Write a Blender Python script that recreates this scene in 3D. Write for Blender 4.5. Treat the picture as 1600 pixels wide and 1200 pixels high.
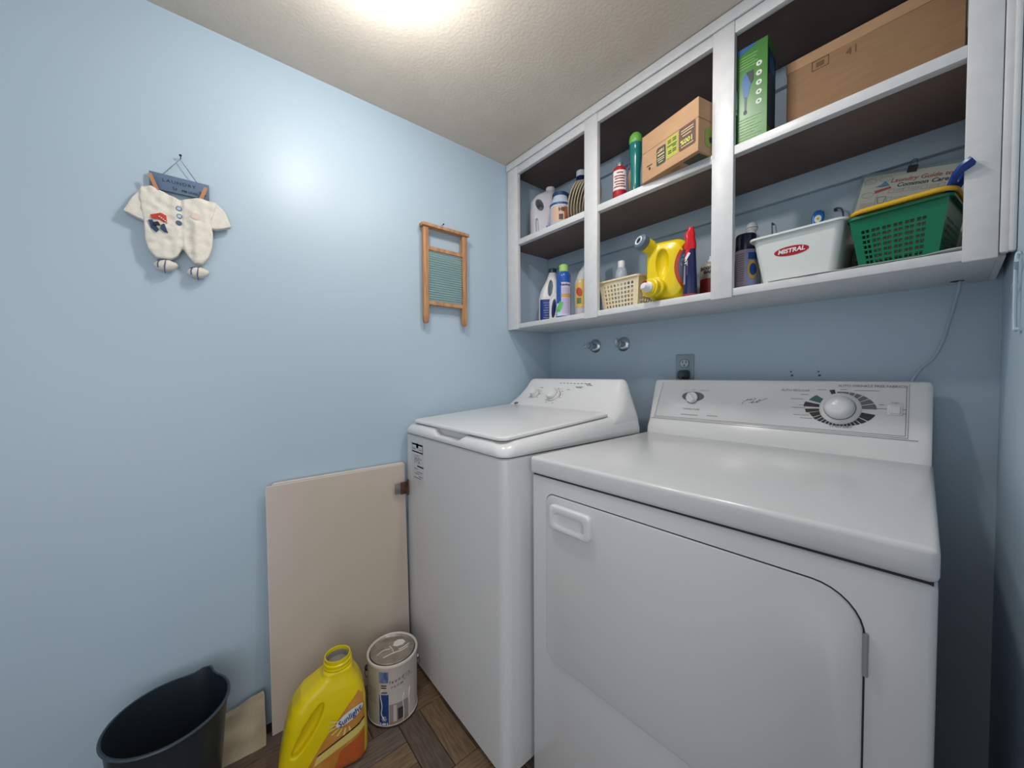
import bpy, bmesh, math, random
from math import sin, cos, pi, radians as rad, atan2, sqrt
from mathutils import Vector as V, Matrix
from mathutils.bvhtree import BVHTree
random.seed(7)
for o in list(bpy.data.objects): bpy.data.objects.remove(o)
scene = bpy.context.scene
COL = scene.collection

# ------------------------------------------------------------------ camera, world, light, exposure
CX, CY, CZ = 1.4239, -1.4659, 1.1417
yaw, pitch, roll = 0.8756, -0.0268, -0.0050
F = V((-sin(yaw)*cos(pitch), cos(yaw)*cos(pitch), sin(pitch)))
R = V((cos(yaw), sin(yaw), 0)); U = R.cross(F)
R2 = R*cos(roll)+U*sin(roll); U2 = U*cos(roll)-R*sin(roll)
cam = bpy.data.cameras.new('camera'); co = bpy.data.objects.new('camera', cam); COL.objects.link(co)
cam.sensor_width = 36; cam.lens = 575.79/1600*36; cam.clip_start = 0.01
m = Matrix.Identity(4)
for i in range(3):
    m[i][0] = R2[i]; m[i][1] = U2[i]; m[i][2] = -F[i]
m[0][3], m[1][3], m[2][3] = CX, CY, CZ
co.matrix_world = m; scene.camera = co

w = bpy.data.worlds.new('world'); scene.world = w; w.use_nodes = True
w.node_tree.nodes['Background'].inputs[0].default_value = (0.85, 0.92, 1, 1)
w.node_tree.nodes['Background'].inputs[1].default_value = 0.15
LAMPS = ((0.56, -1.12, 9.0), (0.88, -0.74, 4.5))   # bare bulb; flush disc
FILL_W = 6.0; HALL_W = 14.5
vs = scene.view_settings
vs.view_transform = 'Standard'; vs.look = 'None'; vs.gamma = 1; vs.exposure = 0.0; vs.use_curve_mapping = False
def area(name, loc, direction, sx, sy, power, col):
    l = bpy.data.lights.new(name, 'AREA'); l.shape = 'RECTANGLE'; l.size = sx; l.size_y = sy; l.energy = power; l.color = col
    o = bpy.data.objects.new(name, l); COL.objects.link(o); o.location = loc
    o.rotation_euler = V(direction).to_track_quat('-Z', 'Y').to_euler(); return o
# added fill light behind the camera, placed at the front wall doorway
area('doorway_fill', (1.55, -2.56, 1.12), (-0.15, 1, -0.02), 0.8, 1.9, FILL_W, (1.0, 0.98, 0.96))
# added fill light on the hall side, brightens the left wall
area('hall_fill', (2.30, -1.85, 1.15), (-1, 0.12, 0.0), 1.2, 1.8, HALL_W, (0.97, 0.985, 1.0))

# ------------------------------------------------------------------ materials
def lin(h):
    h = h.lstrip('#'); r = [int(h[i:i+2], 16)/255 for i in (0, 2, 4)]
    return tuple(c/12.92 if c <= .04045 else ((c+.055)/1.055)**2.4 for c in r)+(1,)
MATS = {}
def mat(name, hexc, rough=.5, metal=0, spec=.5, coat=0, trans=0, alpha=1, ior=1.45, noise=None, bump=None, emit=None, sss=0):
    """noise=(scale, hex2, amount, detail[, stretch]); bump=(scale, strength, distance)"""
    if name in MATS: return MATS[name]
    assert hexc, name
    mt = bpy.data.materials.new(name); mt.use_nodes = True; nt = mt.node_tree; b = nt.nodes['Principled BSDF']
    b.inputs['Base Color'].default_value = lin(hexc); b.inputs['Roughness'].default_value = rough
    b.inputs['Metallic'].default_value = metal; b.inputs['Specular IOR Level'].default_value = spec
    b.inputs['Coat Weight'].default_value = coat; b.inputs['Coat Roughness'].default_value = .08
    b.inputs['Transmission Weight'].default_value = trans; b.inputs['Alpha'].default_value = alpha; b.inputs['IOR'].default_value = ior
    if emit: b.inputs['Emission Color'].default_value = lin(hexc); b.inputs['Emission Strength'].default_value = emit
    tc = nt.nodes.new('ShaderNodeTexCoord')
    if noise:
        n = nt.nodes.new('ShaderNodeTexNoise'); n.inputs['Scale'].default_value = noise[0]; n.inputs['Detail'].default_value = noise[3]
        mp = nt.nodes.new('ShaderNodeMapping'); nt.links.new(tc.outputs['Object'], mp.inputs[0]); nt.links.new(mp.outputs[0], n.inputs['Vector'])
        if len(noise) > 4: mp.inputs['Scale'].default_value = noise[4]
        r = nt.nodes.new('ShaderNodeMapRange'); r.inputs[1].default_value = .38; r.inputs[2].default_value = .62; r.inputs[4].default_value = noise[2]
        nt.links.new(n.outputs[0], r.inputs[0])
        mx = nt.nodes.new('ShaderNodeMix'); mx.data_type = 'RGBA'; mx.inputs[6].default_value = lin(hexc); mx.inputs[7].default_value = lin(noise[1])
        nt.links.new(r.outputs[0], mx.inputs[0]); nt.links.new(mx.outputs[2], b.inputs['Base Color'])
    if bump:
        n2 = nt.nodes.new('ShaderNodeTexNoise'); n2.inputs['Scale'].default_value = bump[0]; n2.inputs['Detail'].default_value = 4
        nt.links.new(tc.outputs['Object'], n2.inputs['Vector'])
        bp = nt.nodes.new('ShaderNodeBump'); bp.inputs['Strength'].default_value = bump[1]; bp.inputs['Distance'].default_value = bump[2]
        nt.links.new(n2.outputs[0], bp.inputs['Height']); nt.links.new(bp.outputs[0], b.inputs['Normal'])
    MATS[name] = mt; return mt
WALL = mat('blue_wall_paint', '#AFC3D2', .41, spec=.7, noise=(1.3, '#ADBECC', .6, 2), bump=(260, .05, .001))
CEIL = mat('beige_ceiling', '#CDC3B6', .8, noise=(9, '#C6BBAE', .5, 3), bump=(110, .35, .003))
CABW = mat('white_cabinet_paint', '#D3D3D4', .35, noise=(30, '#C9C9CC', .5, 3), bump=(90, .15, .002))
BROWN = mat('brown_shelf_board', '#725F58', .55, noise=(5, '#64534D', .8, 3))
APPL = mat('white_enamel', '#D2D2D3', .2, coat=0)
APPLP = mat('white_appliance_plastic', '#DADADA', .22)
APPLG = mat('light_grey_panel', '#CFCFD0', .14)
DARKGAP = mat('dark_gap', '#2E2E30', .7)
INK = mat('black_ink', '#26262A', .5)
GREYINK = mat('grey_ink', '#636367', .5)
PALEINK = mat('pale_grey_ink', '#8E8E93', .5)
CHROME = mat('worn_chrome', '#C4CBD1', .22, metal=.85)
STEEL = mat('dull_steel', '#8C8E90', .35, metal=1)
BLACKM = mat('black_plastic', '#1B1D20', .4)
WHITEP = mat('white_plastic', '#DDDDE0', .35)
CARD = mat('cardboard', '#AE8A68', .8, noise=(14, '#A68160', .6, 3, (1, 1, 6)))
CARDD = mat('brown_cardboard', '#947354', .8, noise=(14, '#8A6A4C', .6, 3, (1, 1, 6)))
PAPER = mat('white_paper', '#D9D8D6', .7)
CREAM = mat('cream_paper_edge', '#D8CDB9', .7)

# ------------------------------------------------------------------ helpers
def tag(o, label=None, cat=None, group=None, kind=None):
    if label: o['label'] = label
    if cat: o['category'] = cat
    if group: o['group'] = group
    if kind: o['kind'] = kind
    return o
def thing(name, label, cat, loc=(0, 0, 0), rz=0, group=None, rot=None):
    o = bpy.data.objects.new(name, None); COL.objects.link(o); o.empty_display_size = .05
    o.location = loc; o.rotation_euler = rot if rot else (0, 0, rz); return tag(o, label, cat, group)
def obj(name, bm, material, parent=None, smooth=True, ang=40, loc=None, label=None):
    if isinstance(bm, bmesh.types.BMesh):
        bmesh.ops.recalc_face_normals(bm, faces=bm.faces[:])
        me = bpy.data.meshes.new(name); bm.to_mesh(me); bm.free()
    else: me = bm
    me.name = name; me.materials.clear(); me.materials.append(material)
    for p in me.polygons: p.use_smooth = smooth
    o = bpy.data.objects.new(name, me); COL.objects.link(o)
    if smooth: me.set_sharp_from_angle(angle=rad(ang))
    if parent: o.parent = parent
    if loc: o.location = loc
    if label: o['label'] = label
    return o
def facing(x, y):                     # rotation that turns a thing's local front (-Y) towards the middle of the room's open end
    return atan2(1.42-x, -(-1.47-y))
def BM(): return bmesh.new()
def box(bm, x0, x1, y0, y1, z0, z1, bev=0, seg=2, M=None):
    vs_ = [bm.verts.new(p) for p in [(x0,y0,z0),(x1,y0,z0),(x1,y1,z0),(x0,y1,z0),(x0,y0,z1),(x1,y0,z1),(x1,y1,z1),(x0,y1,z1)]]
    fs = [bm.faces.new([vs_[i] for i in f]) for f in [(0,3,2,1),(4,5,6,7),(0,1,5,4),(1,2,6,5),(2,3,7,6),(3,0,4,7)]]
    if bev:
        es = list({e for f in fs for e in f.edges})
        r = bmesh.ops.bevel(bm, geom=es, offset=bev, segments=seg, affect='EDGES', profile=.5)
    if M:
        for v in (set(vs_) if not bev else {v for f in r['faces'] for v in f.verts}): v.co = M @ v.co
    return bm
def bx(*a, **k): return box(BM(), *a, **k)
def rings(bm, loops, cap0=True, cap1=True, close=False):
    R_ = [[bm.verts.new(p) for p in L] for L in loops]; n = len(R_[0])
    rr = R_+[R_[0]] if close else R_
    for a, b in zip(rr[:-1], rr[1:]):
        for i in range(n):
            j = (i+1) % n
            try: bm.faces.new((a[i], a[j], b[j], b[i]))
            except ValueError: pass
    if not close:
        if cap0: bm.faces.new(R_[0][::-1])
        if cap1: bm.faces.new(R_[-1])
    return bm
def lathe(bm, prof, n=36, c=(0, 0), M=None):
    """prof = [(r, z)...]"""
    loops = [[V((c[0]+max(r, 1e-4)*cos(2*pi*i/n), c[1]+max(r, 1e-4)*sin(2*pi*i/n), z)) for i in range(n)] for r, z in prof]
    if M: loops = [[M @ p for p in L] for L in loops]
    return rings(bm, loops)
def rrect(cx, cy, hw, hh, r, n=5):
    """closed rounded rectangle in 2-D"""
    r = min(r, hw-1e-4, hh-1e-4); out = []
    for sx, sy, a0 in ((1, 1, 0), (-1, 1, 90), (-1, -1, 180), (1, -1, 270)):
        for i in range(n+1):
            a = rad(a0+90*i/n); out.append((cx+sx*(hw-r)+r*cos(a), cy+sy*(hh-r)+r*sin(a)))
    return out
def tube(bm, pts, r, n=8, closed=False, rad_fn=None):
    pts = [V(p) for p in pts]; loops = []; N = len(pts); prev = None
    for i, p in enumerate(pts):
        t = (pts[(i+1) % N]-pts[i-1]) if closed else (pts[min(i+1, N-1)]-pts[max(i-1, 0)])
        t.normalize()
        if prev is None: a = t.orthogonal().normalized()
        else: a = (prev-t*prev.dot(t)).normalized()
        prev = a; b = t.cross(a); rr = rad_fn(i/(N-1)) if rad_fn else r
        loops.append([p+a*rr*cos(2*pi*k/n)+b*rr*sin(2*pi*k/n) for k in range(n)])
    return rings(bm, loops, close=closed)
def spline(pts, k=6):
    pts = [V(p) for p in pts]; P = [pts[0]*2-pts[1]]+pts+[pts[-1]*2-pts[-2]]; out = []
    for i in range(1, len(P)-2):
        for j in range(k):
            t = j/k; a, b, c, d = P[i-1], P[i], P[i+1], P[i+2]
            out.append(.5*((2*b)+(c-a)*t+(2*a-5*b+4*c-d)*t*t+(-a+3*b-3*c+d)*t**3))
    return out+[pts[-1]]
def extrude_poly(bm, poly, f0, f1):
    """poly = 2-D points, f0/f1 map (u, v) to the two faces"""
    return rings(bm, [[V(f0(*p)) for p in poly], [V(f1(*p)) for p in poly]])
def bake(bm, mods, name='tmp'):
    """apply modifiers: ('BOOLEAN', cutter bmesh, op) / ('REMESH', voxel) / ('SMOOTH', n) / ('BEVEL', w, seg) / ('SUBSURF', n)"""
    bmesh.ops.recalc_face_normals(bm, faces=bm.faces[:])
    me = bpy.data.meshes.new(name); bm.to_mesh(me); bm.free(); o = bpy.data.objects.new(name, me); COL.objects.link(o); tmp = []
    for md in mods:
        if md[0] == 'BOOLEAN':
            bmesh.ops.recalc_face_normals(md[1], faces=md[1].faces[:])
            m2 = bpy.data.meshes.new('cut'); md[1].to_mesh(m2); md[1].free(); o2 = bpy.data.objects.new('cut', m2); COL.objects.link(o2); tmp.append(o2)
            x = o.modifiers.new('b', 'BOOLEAN'); x.object = o2; x.operation = md[2]; x.solver = 'EXACT'
        elif md[0] == 'REMESH': x = o.modifiers.new('r', 'REMESH'); x.mode = 'VOXEL'; x.voxel_size = md[1]
        elif md[0] == 'SMOOTH': x = o.modifiers.new('s', 'SMOOTH'); x.iterations = md[1]; x.factor = .5
        elif md[0] == 'BEVEL': x = o.modifiers.new('v', 'BEVEL'); x.width = md[1]; x.segments = md[2]; x.limit_method = 'ANGLE'
        elif md[0] == 'SUBSURF': x = o.modifiers.new('u', 'SUBSURF'); x.levels = md[1]
    bpy.context.view_layer.update()
    dg = bpy.context.evaluated_depsgraph_get()
    out = bpy.data.meshes.new_from_object(o.evaluated_get(dg))
    for q in [o]+tmp:
        mm = q.data; bpy.data.objects.remove(q); bpy.data.meshes.remove(mm)
    return out
def textmesh(s, size, bold=0, align='CENTER', shear=0, space=1):
    cu = bpy.data.curves.new('t', 'FONT'); cu.body = s; cu.size = size; cu.align_x = align; cu.align_y = 'CENTER'; cu.shear = shear
    cu.resolution_u = 2; cu.offset = bold; cu.space_character = space
    o = bpy.data.objects.new('t', cu); COL.objects.link(o); bpy.context.view_layer.update()
    me = bpy.data.meshes.new_from_object(o.evaluated_get(bpy.context.evaluated_depsgraph_get()))
    bpy.data.objects.remove(o); bpy.data.curves.remove(cu)
    return me
def text(name, s, size, fn, material, parent, bold=0, shear=0, sx=1, rot=0, at=(0, 0), space=1, align='CENTER', label=None, lift=.0012):
    """flat lettering; fn(u, v, h) -> local point on the surface"""
    me = textmesh(s, size, bold, align, shear, space)
    for v in me.vertices:
        x, y = v.co.x*sx, v.co.y; v.co = V(fn(at[0]+x*cos(rot)-y*sin(rot), at[1]+x*sin(rot)+y*cos(rot), lift))
    return obj(name, me, material, parent, smooth=False, label=label)
def flat2d(polys):
    bm = BM()
    for P in polys: bm.faces.new([bm.verts.new((p[0], p[1], 0)) for p in P])
    return bm
def grid2d(u0, u1, v0, v1, nu=10, nv=6, shape='rect'):
    bm = BM(); cu, cv, hu, hv = (u0+u1)/2, (v0+v1)/2, (u1-u0)/2, (v1-v0)/2
    if shape == 'rect':
        g = [[bm.verts.new((u0+(u1-u0)*i/nu, v0+(v1-v0)*j/nv, 0)) for i in range(nu+1)] for j in range(nv+1)]
        for j in range(nv):
            for i in range(nu): bm.faces.new((g[j][i], g[j][i+1], g[j+1][i+1], g[j+1][i]))
    else:
        c = bm.verts.new((cu, cv, 0)); n = 36; prev = None
        for k in range(1, 10):
            ring = [bm.verts.new((cu+hu*k/9*cos(2*pi*i/n), cv+hv*k/9*sin(2*pi*i/n), 0)) for i in range(n)]
            for i in range(n):
                j = (i+1) % n
                bm.faces.new((c, ring[i], ring[j]) if prev is None else (prev[i], ring[i], ring[j], prev[j]))
            prev = ring
    return bm
class Surf:
    """projects flat print onto a body, looking along a local direction"""
    def __init__(s, body, ang=0):
        s.t = BVHTree.FromPolygons([v.co.copy() for v in body.data.vertices], [tuple(p.vertices) for p in body.data.polygons])
        s.r = V((cos(ang), sin(ang), 0)); s.f = V((sin(ang), -cos(ang), 0))   # f = outward facing direction
        bb = [V(c) for c in body.bound_box]; s.c = sum(bb, V())/8; s.c.z = 0
    def __call__(s, u, v, h=0):
        o = s.c+s.r*u+V((0, 0, v)); hit = s.t.ray_cast(o+s.f, -s.f)
        if hit[0] is None:
            nr = s.t.find_nearest(o+s.f*.05); return nr[0]+nr[1]*.0005
        nn = hit[1] if hit[1].dot(s.f) > 0 else -hit[1]
        return hit[0]+(nn+s.f*.3)*(.0005+h)
def decal(name, u0, u1, v0, v1, fn, material, parent, shape='rect', nu=10, nv=6, rot=0, lift=0, label=None):
    bm = grid2d(u0, u1, v0, v1, nu, nv, shape); cu, cv = (u0+u1)/2, (v0+v1)/2
    for v in bm.verts:
        x, y = v.co.x-cu, v.co.y-cv; v.co = V(fn(cu+x*cos(rot)-y*sin(rot), cv+x*sin(rot)+y*cos(rot), lift))
    me = bpy.data.meshes.new(name); bm.to_mesh(me); bm.free()
    return obj(name, me, material, parent, smooth=True, label=label)
def lines(name, rows, fn, material, parent, th=.0012, lift=.0002):
    """rows = [(u0, u1, v)]: small print"""
    bm = BM()
    for u0, u1, v in rows:
        n = 6; a = [bm.verts.new(fn(u0+(u1-u0)*i/n, v-th/2, lift)) for i in range(n+1)]; b = [bm.verts.new(fn(u0+(u1-u0)*i/n, v+th/2, lift)) for i in range(n+1)]
        for i in range(n): bm.faces.new((a[i], a[i+1], b[i+1], b[i]))
    me = bpy.data.meshes.new(name); bm.to_mesh(me); bm.free()
    return tag(obj(name, me, material, parent, smooth=False), kind='stuff')

# ------------------------------------------------------------------ room
H = 2.162; XR = 1.495
def struct(name, bm, m_, smooth=False): return tag(obj(name, bm, m_, smooth=smooth), kind='structure')
struct('wall_left', bx(-.1, 0, -2.7, .1, -.1, H+.1), WALL)
struct('wall_back', bx(0, XR, 0, .1, -.1, H+.1), WALL)
bm = BM(); box(bm, XR, XR+.1, -1.12, .1, -.1, H+.1); struct('wall_right', bm, WALL)
struct('wall_hall', bx(2.35, 2.45, -2.7, -1.12, -.1, H+.1), WALL)
struct('wall_return', bx(XR+.1, 2.45, -1.12, -1.02, -.1, H+.1), WALL)
bm = BM(); box(bm, 0, 1.1, -2.7, -2.6, 0, H); box(bm, 2.0, 2.35, -2.7, -2.6, 0, H); box(bm, 1.1, 2.0, -2.7, -2.6, 2.08, H)
struct('wall_front', bm, WALL)
struct('ceiling', bx(0, 2.35, -2.6, 0, H, H+.1), CEIL)
floor = struct('floor', bx(0, 2.35, -2.6, 0, -.1, -.004), mat('floor_grout', '#3A2F28', .8))
# wood-look planks in a basket weave, each a piece of its own
PL = [mat('plank_'+n, a, .6, noise=(16, b, .9, 5, (1, 9, 1)), bump=(60, .25, .002)) for n, a, b in
      (('umber', '#6E5848', '#544236'), ('ochre', '#82694F', '#5F4C3B'), ('grey', '#6F6157', '#51463E'), ('dark', '#64544A', '#4A3D35'))]
pm = {}
def plank(x, y, rz, L, Wd):
    k = random.randrange(4)
    key = (k, round(L, 3), round(Wd, 3))
    if key not in pm:
        me_o = obj('plank', bx(-L/2+.001, L/2-.001, -Wd/2+.001, Wd/2-.001, -.004, 0, bev=.0012, seg=1), PL[k], floor, smooth=False); pm[key] = me_o; o = me_o
    else: o = pm[key].copy(); COL.objects.link(o); o.parent = floor
    o.location = (x, y, 0); o.rotation_euler = (0, 0, rz)
S = .235
nx, ny = int(1.495/S)+1, int(1.7/S)+1
for i in range(6):
    for j in range(7):
        x0, y0 = i*S+.04, -.30-(j+1)*S
        if x0+S > 1.48: continue
        for k in range(3):
            if (i+j) % 2: plank(x0+S/2, y0+S/6+k*S/3, 0, S, S/3)
            else: plank(x0+S/6+k*S/3, y0+S/2, pi/2, S, S/3)

# ------------------------------------------------------------------ ceiling light (above and behind the top of the frame)
BULB = mat('lit_bulb', '#FFF4E2', .4, emit=10)
lx, ly, pw = LAMPS[0]
lt = thing('ceiling_light', 'bare-bulb ceiling lamp above the floor in front of the washer', 'ceiling light', (lx, ly, H))
obj('lamp_base', lathe(BM(), [(0, 0), (.055, 0), (.055, -.010), (.045, -.018), (0, -.018)]), WHITEP, lt)
obj('bulb', lathe(BM(), [(.012, -.018), (.014, -.025), (.026, -.040), (.028, -.052), (.02, -.066), (0, -.072)], 20), BULB, lt)
pl = bpy.data.lights.new('bulb_light', 'POINT'); pl.energy = pw; pl.shadow_soft_size = .035; pl.color = (1, .975, .945)
plo = bpy.data.objects.new('bulb_light', pl); COL.objects.link(plo); plo.parent = lt; plo.location = (0, 0, -.115)
lx, ly, pw = LAMPS[1]
lt = thing('ceiling_light', 'flush round ceiling lamp above the dryer top', 'ceiling light', (lx, ly, H))
obj('lamp_rim', lathe(BM(), [(0, 0), (.065, 0), (.065, -.008), (.055, -.014), (.0, -.014)]), WHITEP, lt)
obj('diffuser', lathe(BM(), [(0, -.0142), (.050, -.0142), (.048, -.017), (0, -.018)]), BULB, lt)
al = area('disc_light', (lx, ly, H-.021), (0, 0, -1), .1, .1, pw, (1, .985, .96)); al.data.shape = 'DISK'

# ------------------------------------------------------------------ open wall cabinet
YF = -.3017
cab = thing('wall_cabinet', 'white open-fronted wall cabinet with brown shelves across the back wall', 'cabinet', (0, 0, 0))
st = [(.004, .078), (.481, .543), (.956, 1.014), (1.430, 1.474)]
for a, b in st: obj('stile', bx(a, b, YF-.004, YF+.016, 1.359, 2.155, bev=.002), CABW, cab)
for (a, b) in ((.078, .481), (.543, .956), (1.014, 1.430)): obj('top_rail', bx(a, b, YF-.002, YF+.016, 2.095, 2.155, bev=.0015), CABW, cab)
obj('crown_trim', bx(.004, 1.474, YF-.012, YF-.004, 2.128, 2.16, bev=.003), CABW, cab)
obj('bottom_panel', bx(.002, 1.474, YF+.001, -.001, 1.363, 1.384, bev=.001), CABW, cab)
obj('shelf', bx(.002, 1.474, YF+.024, -.001, 1.762, 1.784), BROWN, cab)
obj('shelf_edge', bx(.002, 1.474, YF+.016, YF+.024, 1.760, 1.785, bev=.001), CABW, cab)
for (a, b) in ((.078, .481), (.543, .956), (1.014, 1.430)): obj('shelf_edge', bx(a, b, YF+.001, YF+.0165, 1.760, 1.785, bev=.001), CABW, cab)
obj('top_panel', bx(.002, 1.474, YF+.017, -.001, 2.125, 2.155), BROWN, cab)
for z in (1.700, 2.062): obj('cleat', bx(.002, 1.47, -.019, -.001, z, z+.062, bev=.0015), WALL, cab, label='blue painted batten under the shelf')
obj('side_panel', bx(1.474, 1.484, YF+.02, -.001, 1.363, 2.155), CABW, cab)
bm = BM(); box(bm, 1.475, 1.487, YF-.006, YF+.01, 1.366, 2.155, bev=.003); box(bm, 1.4855, 1.4945, YF-.010, YF+.006, 1.366, 2.155, bev=.0035)
obj('side_moulding', bm, CABW, cab)
obj('cord_hole', lathe(BM(), [(0, 0), (.012, 0), (.012, -.0006), (0, -.0006)], 16, c=(1.425, -.05)), mat('rough_brown_hole', '#4A3B30', .9), cab, loc=(0, 0, 1.3632))

# ------------------------------------------------------------------ dryer
D_ROT = .0331
dry = thing('clothes_dryer', 'wide white front-loading clothes dryer with slanted back console', 'dryer', (.6799, -.779, 0), D_ROT)
W = .737; ZT = .916
obj('cabinet_body', bx(0, W, .004, .69, .02, .866, bev=.008, seg=3), APPL, dry)
obj('plinth', bx(.02, W-.02, .03, .67, 0.001, .022), DARKGAP, dry)
obj('seam', bx(.004, W-.004, .008, .68, .862, .874), DARKGAP, dry)
obj('top_panel', bx(-.001, W+.001, -.003, .66, .870, ZT, bev=.009, seg=4), APPL, dry)
# door
def fdry(u, v, h=0): return (u, .004-h, v)
door_o = rrect(.363, .605, .306, .220, .055, 6)
# smaller radius on the hinge-free side
def door_loop(off, h):
    out = []
    for (sx, sy, r) in ((1, 1, .060), (-1, 1, .022), (-1, -1, .030), (1, -1, .03)):
        a0 = {(1, 1): 0, (-1, 1): 90, (-1, -1): 180, (1, -1): 270}[(sx, sy)]; hw, hh = .306+off, .220+off; r = r+off
        for i in range(9):
            a = rad(a0+90*i/8); out.append(V(fdry(.363+sx*(hw-r)+r*cos(a), .605+sy*(hh-r)+r*sin(a), h)))
    return out
obj('door_gasket', rings(BM(), [door_loop(.0018, -.002), door_loop(.0018, .0004)]), DARKGAP, dry)
door = obj('door', rings(BM(), [door_loop(-.0005, -.002), door_loop(-.0005, .0025), door_loop(-.0015, .0042), door_loop(-.003, .0048)]), APPL, dry)
def hl(off, h, r=.014): return [V((.141+x, .004-.0048-h, .775+z)) for x, z in rrect(0, 0, .064+off, .032+off, r+off, 5)]
def hi(off, h): return [V((.141+x, .004-.0048-h, .772+z)) for x, z in rrect(0, 0, .047+off, .017+off, .013+off, 5)]
obj('door_handle', rings(BM(), [hl(0, 0), hl(0, .009), hl(-.002, .012), hl(-.004, .013), hi(.002, .013), hi(0, .012), hi(-.003, .003)]), APPLP, door)
obj('hinge', lathe(BM(), [(0, 0), (.0032, 0), (.0032, .06), (0, .06)], 14, M=Matrix.Translation((.6712, .0, .712))), mat('light_hinge_steel', '#A5A6A8', .45, metal=.5), dry)
# back console: slanted front plane
y0c, y1c = .628, .693
def prof(x, inset=0):
    P = [(y0c-.001, ZT-.004), (y0c+.003, ZT+.03), (y0c+.017, ZT+.050), (y1c-.0012, 1.108), (y1c+.004, 1.1145), (y1c+.013, 1.117), (y1c+.024, 1.110), (y1c+.03, ZT-.004)]
    return [V((x, y+inset*.5, z-inset)) for y, z in P]
obj('console', rings(BM(), [prof(.006, .004), prof(.009, .001), prof(.014, 0), prof(W-.016, 0), prof(W-.006, .001), prof(W-.002, .005)]), APPLP, dry, ang=35)
sl = V((0, y1c-y0c, .1955)); sl.normalize(); nrm = V((0, -sl.z, sl.y))
def pan(u, v, h=0): return V((u, y0c, ZT))+sl*v+nrm*(h+.0004)
# panel plate sits on the slanted front
bm = BM()
def pq(h, i=0): return [pan(.024+i, .062+i, h), pan(.694-i, .062+i, h), pan(.694-i, .203-i, h), pan(.038+i, .203-i, h)]
rings(bm, [pq(-.003), pq(.0016), pq(.0020, .0004)]); plate = obj('control_panel', bm, APPLG, dry)
H0 = .0022
def P3(u, v, h=0): return pan(u, v, H0+h*.5)
bm = BM()
for a, b in (((.0275, .066), (.690, .066)), ((.0275, .066), (.041, .200)), ((.690, .066), (.690, .200)), ((.012, .057), (.712, .057)), ):
    d = V((b[0]-a[0], b[1]-a[1])).normalized()*.0006; n2 = (-d[1], d[0])
    hh = P3 if a != (.012, .057) else (lambda u, v: pan(u, v, .001))
    q = [hh(a[0]+n2[0], a[1]+n2[1]), hh(a[0]-n2[0], a[1]-n2[1]), hh(b[0]-n2[0], b[1]-n2[1]), hh(b[0]+n2[0], b[1]+n2[1])]
    bm.faces.new([bm.verts.new(p) for p in q])
obj('panel_outline', bm, GREYINK, plate, smooth=False)
# temperature knob with oval print
decal('knob_print', .120, .198, .130, .166, P3, mat('mid_grey_ink', '#5C5C60', .5), plate, 'ellipse')
def on(u, v): return Matrix.Translation(pan(u, v, H0)) @ nrm.to_track_quat('Z', 'Y').to_matrix().to_4x4()
k = obj('temperature_knob', lathe(BM(), [(0, 0), (.0205, 0), (.0205, .006), (.0185, .009), (0, .009)], 32, M=on(.157, .143)), APPLP, dry)
obj('knob_grip', box(BM(), -.0045, .0045, -.017, .017, .008, .018, bev=.002, M=on(.157, .143) @ Matrix.Rotation(rad(40), 4, 'Z')), APPLP, k)
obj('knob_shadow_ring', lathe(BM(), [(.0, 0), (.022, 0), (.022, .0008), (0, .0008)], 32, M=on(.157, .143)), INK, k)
text('lettering', 'TEMPERATURE', .0085, P3, GREYINK, plate, at=(.159, .100), space=1.05)
text('lettering', 'LOW', .006, P3, PALEINK, plate, at=(.128, .171)); text('lettering', 'MED', .006, P3, PALEINK, plate, at=(.160, .1735)); text('lettering', 'REGULAR', .006, P3, PALEINK, plate, at=(.197, .171))
lines('small_print', [(.125, .185, .079), (.214, .25, .081)], lambda u, v, h: P3(u, v), PALEINK, plate, th=.003)
# script mark
bm = BM()
for pts in ([(.318, .128), (.322, .136), (.330, .142), (.336, .147), (.331, .143), (.338, .144), (.345, .148), (.341, .144), (.349, .145), (.356, .148), (.352, .151)],
            [(.340, .134), (.346, .137), (.352, .141), (.346, .134), (.356, .137), (.364, .143), (.359, .136), (.368, .140), (.366, .146), (.372, .144), (.388, .152)]):
    pp = spline([(a, b, 0) for a, b in pts], 4)
    for a, b in zip(pp[:-1], pp[1:]):
        d = (b-a).normalized()*.0006; n2 = V((-d.y, d.x, 0))
        bm.faces.new([bm.verts.new(P3(p.x, p.y)) for p in (a-d+n2, a-d-n2, b+d-n2, b+d+n2)])
obj('script_mark', bm, INK, plate, smooth=False)
# timer dial print
DC = (.5625, .130)
def sector(a0, a1, ro=1.0, ri=.0455, n=None, A=.0745, B=.0500):
    n = n or max(2, int(abs(a1-a0)/6)); out = []
    for i in range(n+1):
        a = rad(a0+(a1-a0)*i/n); out.append((DC[0]+ri*cos(a), DC[1]+ri*sin(a)))
    for i in range(n, -1, -1):
        a = rad(a0+(a1-a0)*i/n); rr = ro/sqrt((cos(a)/A)**2+(sin(a)/B)**2); out.append((DC[0]+rr*cos(a), DC[1]+rr*sin(a)))
    return out
def dprint(name, polys, m_, lab=None):
    for P in polys:
        bm = BM()
        n = len(P)//2; A_ = P[:n]; B_ = P[n:][::-1]
        va = [bm.verts.new(P3(*p)) for p in A_]; vb = [bm.verts.new(P3(*p)) for p in B_]
        for i in range(n-1): bm.faces.new((va[i], va[i+1], vb[i+1], vb[i]))
        obj(name, bm, m_, plate, smooth=False, label=lab)
dprint('dial_print', [sector(2, 14), sector(15.5, 27), sector(28.5, 40), sector(42, 54), sector(56, 68), sector(70, 100, .99)], GREYINK, 'grey segments of the dial print')
dprint('dial_print', [sector(104, 116, 1.12), sector(168, 176, 1.1), sector(184, 191, 1.05)], INK)
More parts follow.
